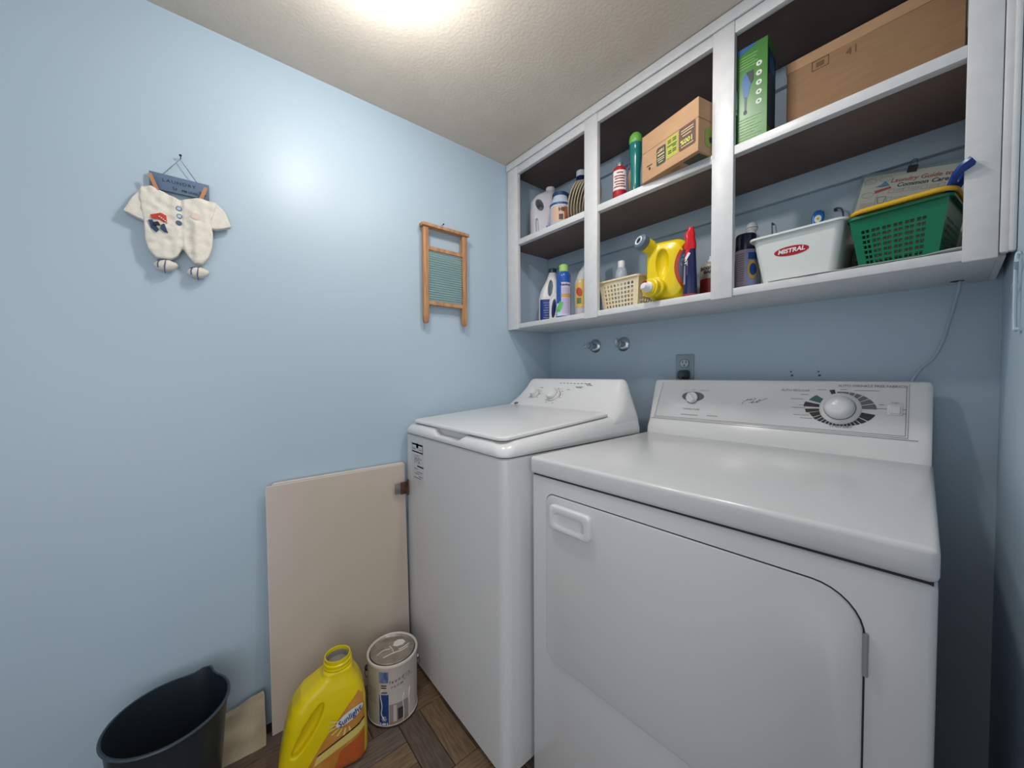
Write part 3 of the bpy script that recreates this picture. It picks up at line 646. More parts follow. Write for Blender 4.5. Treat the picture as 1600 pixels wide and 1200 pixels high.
text('lettering', 'Resolve', .0125, s, INK, t, at=(.006, .138), bold=.0004); lines('small_print', [(-.007, .024, .122-i*.008) for i in range(4)]+[(-.007, .024, .076-i*.008) for i in range(8)], s, mat('mauve_print', '#8D86B4', .5), t, th=.0015, lift=.0008)
t, b = jug('vinegar_jug', 'translucent jug with yellow and red label on the lower cabinet shelf beside the spray can', 'jug', .386, -.165, B_, facing(.40, -.16),
    [(0, 0, .052, .038), (.01, 0, .057, .042), (.155, 0, .057, .042), (.20, .006, .046, .036), (.245, .020, .026, .026), (.270, .024, .017, .017), (.285, .024, .016, .016)], None, CLEARJ)
cap(t, .024, .282, .0185, .016, WHITEP); s = Surf(b); decal('label_panel', -.050, -.008, .044, .165, s, mat('yellow_label', '#D9B45A', .45), t, nu=10)
decal('label_flash', -.046, -.022, .090, .130, s, mat('red_print', '#B5483C', .45), t, 'ellipse', lift=.0006, rot=rad(15)); decal('label_flash', -.044, -.026, .06, .085, s, mat('green_print', '#5E7A55', .45), t, lift=.0006)
# bay 2, middle shelf
t, b = bottle('solvent_can', 'red bottle with white label and silver cap on the upper cabinet shelf', 'bottle', .602, -.245, M_, facing(.6, -.24),
    [(.0235, 0), (.0255, .003), (.0255, .118), (.022, .128), (.012, .134), (.011, .138)], mat('red_can', '#A91F2C', .3))
cap(t, 0, .136, .012, .013, CHROME); s = Surf(b); decal('label_panel', -.0235, .0235, .042, .114, s, PAPER, t, nu=16)
lines('label_print', [(-.010, .012, .104), (-.018, .018, .092), (-.016, .016, .083), (-.018, .018, .072), (-.014, .016, .062), (-.02, .02, .053)], s, mat('red_ink', '#8F2B2E', .5), t, th=.0042, lift=.0006)
t, b = bottle('air_freshener', 'tall teal bottle with round green cap beside the cardboard box', 'bottle', .664, -.237, M_, facing(.66, -.23),
    [(.016, 0), (.0175, .004), (.0165, .05), (.017, .09), (.0215, .135), (.0225, .165), (.0215, .172), (.0225, .176), (.0215, .196)], mat('teal_bottle', '#1B6E6B', .2))
obj('cap', lathe(BM(), [(.0215, .194), (.023, .198), (.0235, .210), (.021, .222), (.014, .231), (0, .234)], 32), mat('green_cap', '#67A648', .35), t)
t, b = bottle('spray_bottle', 'slim clear spray bottle with yellow label and purple trigger behind the teal bottle', 'bottle', .598, -.150, M_, facing(.6, -.15),
    [(.017, 0), (.018, .004), (.018, .14), (.010, .165), (.008, .185)], mat('clear_pink_bottle', '#C9A9B5', .25))
s = Surf(b); decal('label_panel', -.012, .016, .05, .15, s, mat('yellow_label', ''), t); decal('label_flash', -.008, .01, .07, .11, s, mat('red_print', ''), t, lift=.0006)
obj('trigger', box(box(BM(), -.016, .022, -.007, .007, .185, .207, bev=.003), -.018, -.012, -.005, .005, .165, .195, bev=.002), mat('purple_trigger', '#5A4A8C', .4), t)
# cardboard box, turned so that a corner overhangs the shelf
cb = thing('cardboard_box', 'cardboard box with green and brown print overhanging the upper shelf', 'box', (.7327, -.3094, M_+.0004), atan2(-.0476, .2069))
BW, BD, BH = .2123, .19, .1545
bxo = obj('carton', bx(0, BW, 0, BD, 0, BH, bev=.0012, seg=1), CARD, cb)
obj('flap_line', box(box(BM(), .002, BW+.0003, -.0006, .0004, .0955, .0968), BW-.0004, BW+.0006, 0, BD*.8, .0955, .0968), mat('cardboard_crease', '#8A6544', .8), bxo, smooth=False)
fF = lambda u, v, h=0: (u, -.0006-h, v)
def rr_print(name, u0, u1, v0, v1, m_, fn=fF, r=.006, par=bxo):
    bm = BM(); bm.faces.new([bm.verts.new(fn(x, y)) for x, y in rrect((u0+u1)/2, (v0+v1)/2, (u1-u0)/2, (v1-v0)/2, r, 4)]); return obj(name, bm, m_, par, smooth=False)
f2 = lambda u, v, h=0: (u, -.0012-h, v)
CI = mat('box_pale_print', '#BBA888', .6)
p1 = rr_print('printed_square', .062, .098, .026, .083, mat('dark_green_print', '#3D4638', .6)); p2 = rr_print('printed_square', .101, .143, .030, .094, mat('lime_box_print', '#A0A548', .6), r=.001); p3 = rr_print('printed_square', .147, .204, .028, .096, mat('brown_box_print', '#5C4438', .6))
text('lettering', '100%', .0135, f2, CI, p1, at=(.080, .070), bold=.0006, rot=pi); lines('small_print', [(.067, .093, .058)], f2, CI, p1, th=.005); lines('small_print', [(.066, .094, .048), (.067, .093, .042), (.071, .089, .035)], f2, CI, p1, th=.003)
lines('small_print', [(.106, .119, .083), (.124, .138, .083), (.106, .119, .077), (.124, .138, .077), (.104, .140, .066), (.124, .138, .060), (.108, .120, .050), (.124, .138, .050), (.108, .120, .044), (.124, .138, .044)], f2, mat('olive_ink', '#58602C', .6), p2, th=.0035)
text('lettering', '100%', .020, f2, mat('lime_ink', '#B7B662', .6), p3, at=(.1755, .050), bold=.0008, rot=pi); lines('small_print', [(.155, .197, .084), (.155, .197, .077), (.16, .19, .068), (.155, .197, .037)], f2, CI, p3, th=.003)
lines('arrow_print', [(.022, .045, .046)], f2, INK, bxo, th=.002); decal('arrow_print', .030, .038, .032, .040, f2, INK, bxo, 'ellipse')
fR = lambda u, v, h=0: (BW+.0008, u, v); q = rr_print('printed_leaf', .028, .060, .02, .075, mat('leaf_box_print', '#7C8C34', .6), fR, r=.014); decal('printed_leaf', .046, .062, .034, .052, lambda u, v, h: (BW+.0014, u, v), INK, bxo, 'ellipse')
fB = lambda u, v, h=0: (u, v, -.0006); rr_print('printed_square', .150, .205, .014, .07, mat('dark_green_print', ''), fB, r=.002); lines('small_print', [(.10, .14, .02), (.10, .13, .028)], lambda u, v, h: (u, v, -.0006), mat('cardboard_crease', ''), bxo, th=.003)
# bay 2, bottom shelf
def basket(name, label, x0, x1, y0, y1, z0, z1, tap, m_, cells, group=None, holes_side=True, lipw=.006, rz=0, rim=None):
    """open basket with real holes: front/back and side walls are lattices of bars"""
    t = thing(name, label, 'basket', ((x0+x1)/2, (y0+y1)/2, z0), rz, group)
    hx, hy, h = (x1-x0)/2, (y1-y0)/2, z1-z0; k = tap
    def P(face, u, v, d=0):        # u -1..1 across, v 0..1 up
        ax, ay = hx-k*(1-v)-d, hy-k*(1-v)-d
        return {'f': V((u*ax, -ay, v*h)), 'b': V((-u*ax, ay, v*h)), 'r': V((ax, u*ay, v*h)), 'l': V((-ax, -u*ay, v*h))}[face]
    def wallmesh(face, us, vs_, solid):
        bm = BM(); th = .0018; cache = {}
        def vt(i, j, d):
            if (i, j, d) not in cache: cache[i, j, d] = bm.verts.new(P(face, us[i], vs_[j], th if d else 0))
            return cache[i, j, d]
        nI, nJ = len(us)-1, len(vs_)-1
        S_ = lambda i, j: 0 <= i < nI and 0 <= j < nJ and solid(i, j)
        for i in range(nI):
            for j in range(nJ):
                if not S_(i, j): continue
                bm.faces.new((vt(i, j, 0), vt(i+1, j, 0), vt(i+1, j+1, 0), vt(i, j+1, 0))); bm.faces.new((vt(i, j, 1), vt(i, j+1, 1), vt(i+1, j+1, 1), vt(i+1, j, 1)))
                for (di, dj, a, b) in ((-1, 0, (i, j+1), (i, j)), (1, 0, (i+1, j), (i+1, j+1)), (0, -1, (i, j), (i+1, j)), (0, 1, (i+1, j+1), (i, j+1))):
                    if not S_(i+di, j+dj): bm.faces.new((vt(*a, 0), vt(*a, 1), vt(*b, 1), vt(*b, 0)))
        return bm
    for face in 'fblr':
        us, vs_, sol = cells(face); obj('basket_wall', wallmesh(face, us, vs_, sol), m_, t, smooth=False)
    ax, ay = hx-k, hy-k
    obj('basket_floor', bx(-ax, ax, -ay, ay, .0005, .003), m_, t)
    L0 = [(a, b) for a, b in rrect(0, 0, hx+lipw, hy+lipw, .02, 5)]; L1 = [(a, b) for a, b in rrect(0, 0, hx-.002, hy-.002, .016, 5)]
    obj('rim', rings(BM(), [[V((a, b, h-.006)) for a, b in L0], [V((a, b, h)) for a, b in L0], [V((a, b, h+.001)) for a, b in L1], [V((a, b, h-.004)) for a, b in L1]], close=True), rim or m_, t)
    return t
def gridcells(u0, u1, nu, v0, v1, nv, bar=.35, gaps=None):
    us = [-1]; U_ = []
    w_ = (u1-u0)/nu
    for i in range(nu): us += [u0+i*w_, u0+(i+1-bar)*w_]
    us += [1]; vs_ = [0]; h_ = (v1-v0)/nv
    for j in range(nv): vs_ += [v0+j*h_, v0+(j+1-bar)*h_]
    vs_ += [1]
    return us, vs_, (lambda i, j: not (i % 2 == 1 and j % 2 == 1 and i < 2*nu and j < 2*nv))
CRP = mat('cream_plastic', '#DFD0B0', .4)
bt_ = basket('storage_basket', 'small cream slotted basket on the lower cabinet shelf behind the centre post', .520, .694, -.262, -.10, B_, 1.500, .014, CRP, lambda f: gridcells(-.80, .82, 9 if f in 'fb' else 7, .10, .88, 6, .38))
t, b = bottle('pump_bottle', 'small clear bottle with white cap standing in the cream basket', 'bottle', .500, -.088+.0, B_, facing(.5, -.1), [(.022, 0), (.024, .004), (.024, .15), (.018, .175), (.012, .18)], mat('clear_pale_bottle', '#B9C6D2', .15, alpha=.7))
t.location = (.560, -.170, B_+.004); cap(t, 0, .178, .0135, .026, WHITEP)
t, b = bottle('blue_bottle', 'slim blue bottle left of the cream basket, partly behind the centre post', 'bottle', .489, -.235, B_, facing(.49, -.23), [(.016, 0), (.018, .003), (.018, .085), (.012, .1), (.009, .105)], mat('dusty_blue_plastic', '#4F6C8C', .3)); cap(t, 0, .104, .0095, .012, NAVY)
# yellow dispenser jug lying on its side
YEL = mat('yellow_plastic', '#DFC414', .28)
yj = thing('dispenser_jug', 'yellow detergent dispenser jug lying on the lower cabinet shelf, tap forward', 'jug', (.781, -.190, B_), rad(14))
bm = rings(BM(), [[V((a, y, .104+b)) for a, b in rrect(dx, dz, hw, hh, rr, 8)] for y, dx, dz, hw, hh, rr in
    ((-.098, -.012, -.004, .040, .070, .03), (-.090, -.006, -.002, .056, .090, .036), (-.07, 0, 0, .0665, .100, .04), (.05, 0, 0, .0675, .102, .04), (.065, 0, 0, .062, .096, .04), (.07, 0, 0, .05, .08, .03))])
lathe(bm, [(0, 0), (.024, 0), (.024, .036), (0, .036)], 24, M=Matrix.Translation((-.050, -.085, .186)) @ Matrix.Rotation(rad(68), 4, 'X') @ Matrix.Rotation(rad(-30), 4, 'Y'))
lathe(bm, [(0, 0), (.032, 0), (.028, .035), (0, .035)], 24, M=Matrix.Translation((-.026, -.085, .042)) @ Matrix.Rotation(rad(88), 4, 'X'))
ct = BM(); bmesh.ops.create_uvsphere(ct, u_segments=20, v_segments=12, radius=1)
for v in ct.verts: v.co = V((-.010+v.co.x*.022, -.106+v.co.y*.030, .124+v.co.z*.052))
yb = obj('body', bake(bm, [('REMESH', .003), ('BOOLEAN', ct, 'DIFFERENCE'), ('REMESH', .0028), ('SMOOTH', 5)]), YEL, yj, ang=70)
MX = Matrix.Translation((-.050, -.085, .186)) @ Matrix.Rotation(rad(68), 4, 'X') @ Matrix.Rotation(rad(-30), 4, 'Y') @ Matrix.Translation((0, 0, -.012))
vc = obj('vent_cap', lathe(BM(), [(0, .040), (.023, .040), (.0255, .044), (.0255, .062), (.021, .067), (.014, .0675), (0, .0675)], 32, M=MX), mat('blue_grey_cap', '#5C6C7C', .35), yj)
obj('cap_ring', tube(BM(), [MX @ V((.0130*cos(k*pi/12), .0130*sin(k*pi/12), .0680)) for k in range(24)], .0024, 8, closed=True), WHITEP, vc); obj('cap_centre', lathe(BM(), [(0, .067), (.008, .067), (.008, .0685), (0, .0685)], 20, M=MX), BLACKM, vc)
MY = Matrix.Translation((-.026, -.085, .042)) @ Matrix.Rotation(rad(88), 4, 'X') @ Matrix.Rotation(rad(-22), 4, 'Y')
cl_ = obj('tap_collar', lathe(BM(), [(.0, .030), (.030, .030), (.031, .034), (.031, .044), (.026, .046), (.024, .050), (0, .050)], 36, M=MY), YEL, yj)
tp = obj('tap', lathe(BM(), [(0, .048), (.018, .048), (.0185, .056), (.014, .060), (.011, .074), (.008, .078), (0, .078)], 28, M=MY), WHITEP, yj)
obj('tap_spout', lathe(BM(), [(0, 0), (.0055, 0), (.005, .020), (0, .020)], 16, M=MY @ Matrix.Translation((0, .0, .070)) @ Matrix.Rotation(rad(-115), 4, 'Y')), WHITEP, tp)
obj('tap_button', lathe(BM(), [(0, .0), (.007, 0), (.007, .006), (0, .007)], 20, M=MY @ Matrix.Translation((-.002, .012, .066)) @ Matrix.Rotation(rad(-70), 4, 'X')), mat('red_button', '#A5231F', .35), tp)
s = Surf(yb, rad(56)); UO = -.001
s_old = s
s = lambda u, v, h=0: s_old(u+UO, v, h)
class SideS(Surf): pass
lb = decal('label_panel', -.036, .075, .018, .190, s, mat('orange_red_label', '#B4472A', .4), yj, 'ellipse'); decal('label_panel', -.027, .070, .030, .180, s, mat('slate_label', '#5A6178', .4), yj, 'ellipse', lift=.0008)
for k in range(5):
    a = rad(115+k*16); u0, v0 = .02+.018*cos(a), .115+.018*sin(a); u1, v1 = .02+.040*cos(a), .110+.06*sin(a); d = V((u1-u0, v1-v0)).normalized()*.005; nn = (-d[1], d[0])
    bm = BM(); bm.faces.new([bm.verts.new(s(p[0], p[1], .0014)) for p in ((u0, v0), (u1+nn[0], v1+nn[1]), (u1-nn[0], v1-nn[1]))]); obj('label_ray', bm, mat('pale_blue_ray', '#8EA6C8', .4), yj, smooth=False)
decal('label_flash', .0, .045, .05, .115, s, mat('amber_print', ''), yj, 'ellipse', lift=.0014); decal('label_flash', .006, .035, .06, .10, s, mat('red_print', ''), yj, 'ellipse', lift=.002)
# red and navy squeeze bottle
t = thing('squeeze_bottle', 'slim navy bottle with red nozzle beside the yellow dispenser jug', 'bottle', (.880, -.270, B_), facing(.88, -.27))
bo = obj('body', rings(BM(), [[V((a, b_, z)) for a, b_ in rrect(0, 0, hw, hd, hd*.9, 6)] for z, hw, hd in ((.0085, .0205, .015), (.012, .0205, .015), (.06, .019, .0145), (.12, .017, .0135), (.155, .0155, .012), (.165, .014, .012))]), mat('glossy_navy', '#1C2350', .15), t)
obj('base', rings(BM(), [[V((a, b_, z)) for a, b_ in rrect(0, 0, .0215, .016, .014, 6)] for z in (0, .009)]), mat('dull_red_plastic', '#9A3038', .4), t)
RED = mat('bright_red_plastic', '#C41C22', .2)
obj('nozzle', rings(BM(), [[V((a+dx, b_, z)) for a, b_ in rrect(0, 0, hw, hd, hd*.8, 6)] for z, hw, hd, dx in ((.150, .0165, .013, 0), (.168, .017, .0135, 0), (.186, .014, .012, -.001), (.198, .0155, .011, -.002), (.214, .009, .008, .001), (.220, .008, .007, .002))]), RED, t)
s = Surf(bo); decal('label_flash', -.019, -.004, .115, .165, s, RED, t, rot=rad(-18)); decal('label_stripe', -.0165, -.009, .098, .140, s, PAPER, t, rot=rad(-28), lift=.0006, nu=4); decal('label_stripe', -.019, -.014, .04, .10, s, PALEINK, t)
t, b = bottle('fabric_protector_can', 'grey and red aerosol can behind the navy squeeze bottle', 'can', .884, -.130, B_, facing(.88, -.12), [(.030, 0), (.032, .003), (.032, .118), (.028, .128), (.018, .134), (.012, .136)], mat('grey_can', '#A49E97', .35))
obj('nozzle', lathe(BM(), [(.009, .135), (.009, .142), (.004, .145), (.004, .156), (0, .156)], 16), WHITEP, t)
s = Surf(b); text('lettering', 'SCOTCH', .0125, s, INK, t, at=(-.002, .110), bold=.0006); text('lettering', 'GARD', .0125, s, INK, t, at=(-.002, .097), bold=.0006); decal('label_panel', -.030, .030, .022, .076, s, mat('deep_red_print', '#8E2B26', .4), t, nu=14)
# bay 3, middle shelf
gb = thing('green_box', 'tall green carton with blue picture on the upper shelf of the right-hand bay', 'box', (1.0145, -.283, M_+.0006), rad(2))
GRN = mat('green_card', '#3F7A30', .35, noise=(7, '#386E2A', .6, 2)); g_ = obj('carton', bx(0, .073, 0, .078, 0, .268, bev=.001, seg=1), GRN, gb)
fg = lambda u, v, h=0: (u, -.0006-h, v); fgr = lambda u, v, h=0: (.0738, u, v)
def fpoly(name, pts, m_, fn, par): 
    bm = BM(); bm.faces.new([bm.verts.new(fn(*p)) for p in pts]); return obj(name, bm, m_, par, smooth=False)
BLU = mat('blue_card_print', '#2A5F98', .4); PGR = mat('pale_green_ink', '#7FAE66', .5)
fpoly('blue_banner', [(.001, .249), (.045, .262), (.045, .267), (.001, .267)], BLU, fg, g_)
fpoly('tool_picture', [(.016, .130), (.026, .128), (.034, .160), (.038, .182), (.030, .192), (.014, .190), (.012, .165)], BLU, fg, g_); fpoly('tool_picture', [(.022, .196), (.040, .196), (.040, .168), (.034, .160)], mat('dark_card_print', '#22323C', .5), lambda u, v: (u, -.0010, v), g_)
fpoly('tool_picture', [(.018, .128), (.025, .128), (.023, .092), (.019, .092)], mat('grey_card_print', '#5A6466', .5), fg, g_); decal('tool_picture', .016, .025, .082, .094, fg, mat('dark_card_print', ''), g_, 'ellipse')
for i in range(5):
    zz = .205-i*.0255; decal('round_icon', .046, .060, zz-.007, zz+.007, fg, mat('white_card_print', '#C8D4C4', .5), g_, 'ellipse'); decal('round_icon', .0505, .0555, zz-.0025, zz+.0025, lambda u, v, h: (u, -.0012, v), mat('grey_card_print', ''), g_, 'ellipse')
lines('small_print', [(.004, .05-.004*(i % 3), .240-i*.0075) for i in range(5)], fg, PGR, g_, th=.002); lines('small_print', [(.004, .060-.008*(i % 3), .070-i*.008) for i in range(8)], fg, PGR, g_, th=.0022)
fpoly('side_picture', [(.004, .03), (.074, .03), (.074, .240), (.004, .240)], mat('navy_card_print', '#1B3450', .4), fgr, g_); decal('side_picture', .012, .06, .18, .225, lambda u, v, h: (.0744, u, v), BLU, g_, 'ellipse')
tag(obj('dark_box', bx(.972, 1.010, -.250, -.12, M_+.0005, M_+.052, bev=.001), BLACKM), 'low black box left of the tall green carton, mostly behind the post', 'box')
bb = thing('large_cardboard_box', 'large brown cardboard box filling the upper shelf of the right-hand bay', 'box', (1.112, -.205, M_+.0006))
bo = obj('carton', bx(0, .316, 0, .18, 0, .184, bev=.0015, seg=1), CARDD, bb)
obj('lid', bx(-.0015, .3175, -.0015, .1815, .182, .211, bev=.0015, seg=1), CARD, bb)
fbb = lambda u, v, h=0: (u, -.0008, v)
bm = BM()
for a, b2, c2, d in ((.055, .090, .157, .1585), (.055, .090, .180, .1815), (.055, .0565, .157, .1815), (.0885, .090, .157, .1815), (.064, .080, .163, .175)): box(bm, a, b2, -.0008, 0, c2, d)
obj('stamp', bm, mat('faded_stamp', '#6B5036', .8), bo, smooth=False); text('lettering', '41', .026, fbb, mat('faded_stamp', ''), bo, at=(.135, .162))
# bay 3, bottom shelf
t, b = bottle('spray_can', 'dark blue capped aerosol can with pink label, left of the white bin', 'can', 1.016, -.205, B_, facing(1.02, -.2), [(.027, 0), (.029, .003), (.029, .118), (.028, .122), (.0275, .124)], mat('mauve_can', '#A4929F', .3))
obj('cap', lathe(BM(), [(.0275, .122), (.0283, .124), (.0275, .165), (.025, .171), (0, .172)], 36), mat('navy_gloss', '#141D33', .2), t); s = Surf(b)
lines('small_print', [(-.024, -.004, .110-i*.0065) for i in range(13)], s, mat('plum_print', '#6F5868', .5), t, th=.0018); decal('label_panel', -.001, .0275, .004, .120, s, mat('periwinkle_print', '#8C93BE', .4), t, nu=12)
decal('label_flash', .004, .028, .035, .090, s, mat('gold_print', '#C79F45', .4), t, 'ellipse', lift=.0005); decal('label_flash', .009, .026, .045, .080, s, MIDB, t, 'ellipse', lift=.001); decal('label_flash', .006, .026, .092, .112, s, MIDB, t, lift=.0006)
decal('label_band', -.028, .028, .002, .012, s, mat('navy_gloss', ''), t, nu=14, lift=.0005)
t, b = bottle('roll_on_bottle', 'white ball-topped bottle behind the dark blue capped can', 'bottle', 1.003, -.115, B_, facing(1, -.1), [(.024, 0), (.026, .004), (.026, .17), (.020, .19), (.0125, .198), (.0125, .21)], WHITEJ)
obj('ball_cap', lathe(BM(), [(.0125, .208), (.0155, .211), (.0165, .216), (.0165, .220), (.014, .230), (.008, .236), (0, .237)], 28), WHITEP, t); obj('cap_line', lathe(BM(), [(.0166, .2165), (.0172, .2175), (.0166, .2185)], 28), mat('rust_label', ''), t)
t, b = bottle('red_tin', 'dark red tin mostly behind the right-hand post', 'can', .954, -.222, B_, 0, [(.028, 0), (.029, .002), (.029, .095), (.028, .097)], mat('maroon_tin', '#7A2830', .35))
# white bin
def bin_loops(hx, hy, h, tap, d):
    L = []
    for z, e in ((0, 0), (h*.98, 1), (h, 1)): L.append([V((a, b_, z)) for a, b_ in rrect(0, 0, hx-tap*(1-z/h)-d, hy-tap*(1-z/h)-d, .018, 5)])
    return L
BINM = mat('milky_white_plastic', '#D3D8D5', .3)
wbn = thing('storage_bin', 'white plastic bin with a red oval badge on the lower cabinet shelf', 'bin', (1.1530, -.178, B_+.0003), rad(-1.5))
o1 = bin_loops(.098, .098, .130, .020, 0); i1 = bin_loops(.098, .098, .130, .020, .0025)
lip = [V((a, b_, .131)) for a, b_ in rrect(0, 0, .1055, .106, .02, 5)]; lip2 = [V((a, b_, .126)) for a, b_ in rrect(0, 0, .1055, .106, .02, 5)]; lip3 = [V((a, b_, .128)) for a, b_ in rrect(0, 0, .098, .098, .018, 5)]
bnb = obj('bin_body', rings(BM(), [o1[0], o1[1], lip2, lip, i1[2], [V((p.x, p.y, .004)) for p in i1[0]]]), BINM, wbn)
s = Surf(bnb); bd = decal('badge', -.046, .030, .068, .092, s, mat('badge_red', '#B0142C', .35), wbn, 'ellipse', rot=rad(-1)); text('lettering', 'MISTRAL', .0145, s, PAPER, bd, at=(-.008, .0805), bold=.0006, sx=1.05, shear=.2)
for v in bpy.data.objects['lettering'].data.vertices: pass
bh = thing('scrub_brush', 'blue brush handle with round sticker standing in the white bin', 'brush', (1.150, -.125, B_+.012), rad(20), rot=(rad(-6), rad(6), facing(1.15, -.12)))
hb = obj('handle', rings(BM(), [[V((a, b_, z)) for a, b_ in rrect(0, 0, hw, hd, hd*.9, 5)] for z, hw, hd in ((.0, .008, .005), (.11, .009, .005), (.165, .013, .006), (.195, .015, .006), (.208, .012, .005), (.213, .006, .003))]), mat('cobalt_plastic', '#1F5FA8', .3), bh)
decal('sticker', -.008, .008, .176, .198, Surf(hb), mat('white_card_print', ''), bh, 'ellipse'); decal('sticker_mark', -.003, .003, .184, .191, Surf(hb), mat('amber_print', ''), bh, 'ellipse', lift=.0008)
obj('bristles', bx(-.02, .02, -.012, .012, -.008, .02, bev=.003), WHITEP, bh)
HK = mat('dark_hook', '#4A5664', .45, metal=.3)
for i, (pts, lab) in enumerate((([(1.030, -.001, 1.636), (1.030, -.010, 1.638), (1.0305, -.016, 1.632), (1.032, -.018, 1.598), (1.032, -.018, 1.585)], 'thin bent wire hook on the cabinet back above the left end of the white bin'),
                                ([(1.188, -.001, 1.629), (1.188, -.014, 1.629), (1.197, -.020, 1.627), (1.206, -.020, 1.618), (1.209, -.020, 1.590), (1.209, -.020, 1.575)], 'thick bent wall hook above the right end of the white bin'))):
    hk = thing('wall_hook', lab, 'hook', pts[0]); obj('hook_wire', tube(BM(), spline([V(p)-V(pts[0]) for p in pts], 4), .0022 if i else .0016, 8), HK, hk)
    obj('hook_plate', lathe(BM(), [(0, 0), (.0045 if i else .003, 0), (.004 if i else .0025, .003), (0, .003)], 14, M=Matrix.Rotation(pi/2, 4, 'X')), HK, hk)
# laminated care chart
pg_ = thing('laundry_care_chart', 'laminated laundry care chart leaning on the cabinet back behind the green basket', 'chart', (1.2500, -.030, 1.697), rot=(rad(-9), rad(11), 0))
PW, PH_ = .2225, .268
pb = obj('lamination', bx(0, PW, -.0008, .0008, -PH_, 0), mat('lamination_film', '#8FA3A6', .2), pg_, smooth=False)
obj('chart_sheet', bx(.006, PW-.001, -.0012, .0010, -PH_+.006, -.0085), mat('chart_paper', '#C6C9BE', .5), pg_, smooth=False)
fc = lambda u, v, h=0: (u, -.0016-h*.3, v); sheet = pb
text('lettering', 'Laundry Guide to', .0155, fc, mat('chart_red', '#B55A52', .5), sheet, at=(.118, -.030), bold=.0002, shear=.2); text('lettering', 'Common Care Symbols', .0150, fc, mat('chart_dark', '#4A5050', .5), sheet, at=(.150, -.044), bold=.0003, shear=.2)
CG = mat('chart_grey', '#8C928C', .5)
def outl(bm, P, th=.0009):
    for a, b in zip(P, P[1:]+P[:1]):
        d = V((b[0]-a[0], b[1]-a[1])).normalized()*th/2; n2 = (-d.y, d.x)
        bm.faces.new([bm.verts.new(fc(*p)) for p in ((a[0]+n2[0], a[1]+n2[1]), (a[0]-n2[0], a[1]-n2[1]), (b[0]-n2[0], b[1]-n2[1]), (b[0]+n2[0], b[1]+n2[1]))])
def ell(cx_, cy_, a, b): return [(cx_+a*cos(k*pi/10), cy_+b*sin(k*pi/10)) for k in range(20)]
for P in (ell(.022, -.024, .012, .007), ell(.052, -.022, .012, .007), ell(.024, -.062, .012, .007)):
    bm = BM(); outl(bm, P); obj('chart_bubble', bm, CG, sheet, smooth=False)
for cx_, cy_ in ((.070, -.058), (.098, -.058), (.130, -.058), (.070, -.080), (.098, -.082), (.130, -.082), (.16, -.058), (.16, -.082)):
    bm = BM(); outl(bm, [(cx_-.005, cy_+.005), (cx_+.005, cy_+.005), (cx_+.005, cy_-.005), (cx_-.005, cy_-.005)]); obj('chart_symbol', bm, CG, sheet, smooth=False)
bm = BM(); outl(bm, [(.046, -.071), (.063, -.071), (.060, -.088), (.049, -.088)], .0012); obj('washtub_symbol', bm, mat('chart_dark', ''), sheet, smooth=False)
lines('small_print', [(cx_, cx_+.016, cy_-k*.004) for cx_, cy_ in ((.078, -.055), (.106, -.055), (.138, -.055), (.078, -.077), (.106, -.078), (.138, -.078)) for k in range(3)]+[(.014, .040, -.085-k*.004) for k in range(6)]+[(.046, .20, -.098-k*.006) for k in range(14)], fc, CG, sheet, th=.001)
fpoly('chart_picture', [(.034, -.042), (.046, -.036), (.052, -.028), (.058, -.034), (.064, -.042), (.050, -.044)], mat('chart_blue', '#5F93B4', .5), fc, sheet); fpoly('chart_picture', [(.036, -.052), (.066, -.044), (.068, -.050), (.038, -.060)], mat('chart_red', ''), fc, sheet)
fpoly('chart_divider', [(.043, -.062), (.0442, -.062), (.0442, -.20), (.043, -.20)], CG, fc, sheet)
bc = thing('binder_clip', 'black binder clip on the top edge of the care chart', 'clip', pg_.location, rot=tuple(pg_.rotation_euler))
obj('clip_body', extrude_poly(BM(), [(-.006, .003), (.006, .003), (.0022, -.014), (.0014, -.014), (.0014, .0005), (-.0014, .0005), (-.0014, -.014), (-.0022, -.014)], lambda a, b: (.089, a, b), lambda a, b: (.107, a, b)), BLACKM, bc, smooth=False)
obj('clip_wire', tube(BM(), spline([(.093, -.005, .003), (.0915, -.006, .010), (.095, -.006, .018), (.101, -.006, .018), (.1045, -.006, .010), (.103, -.005, .003)], 4), .0009, 6), STEEL, bc)
# green basket with a yellow one nested in it
GRB = mat('green_plastic', '#0A6A49', .28)
def gcell(f):
    if f in 'fb':
        us = [-1]
        for i in range(6): us += [-.78+i*.245, -.78+i*.245+.082, -.78+i*.245+.105, -.78+i*.245+.187]
        us += [1]; vs_ = [0]
        for j in range(7): vs_ += [.10+j*.095, .10+j*.095+.055]
        vs_ += [1]
        return us, vs_, (lambda i, j: not (i % 2 == 1 and j % 2 == 1))
    return gridcells(-.75, .80, 8, .12, .72, 6, .5)
basket('storage_basket', 'green slotted basket at the right end of the lower cabinet shelf', 1.266, 1.424, -.281, -.105, B_+.001, 1.508, .017, GRB, gcell, rz=rad(-7))
YB = mat('yellow_basket_plastic', '#D9A71B', .3)
t = thing('nested_basket', 'yellow-rimmed basket nested inside the green basket', 'basket', (1.3505, -.196, 1.402), rad(-7))
for f_ in 'fblr': pass
ln = lambda hx, hy, z, r=.022: [V((a, b_, z)) for a, b_ in rrect(0, 0, hx, hy, r, 6)]
obj('basket_body', rings(BM(), [ln(.052, .062, 0), ln(.068, .078, .108), ln(.0655, .0755, .108), ln(.050, .060, .003)], cap0=True, cap1=True), mat('dull_olive_basket', '#6E6A4E', .4), t)
rp = ln(.0805, .0985, .1135, .026); obj('rim', tube(BM(), rp, .0048, 8, closed=True), YB, t)
obj('rim_shelf', rings(BM(), [ln(.080, .098, .111), ln(.080, .098, .113), ln(.066, .076, .113), ln(.066, .076, .111)], close=True), YB, t)
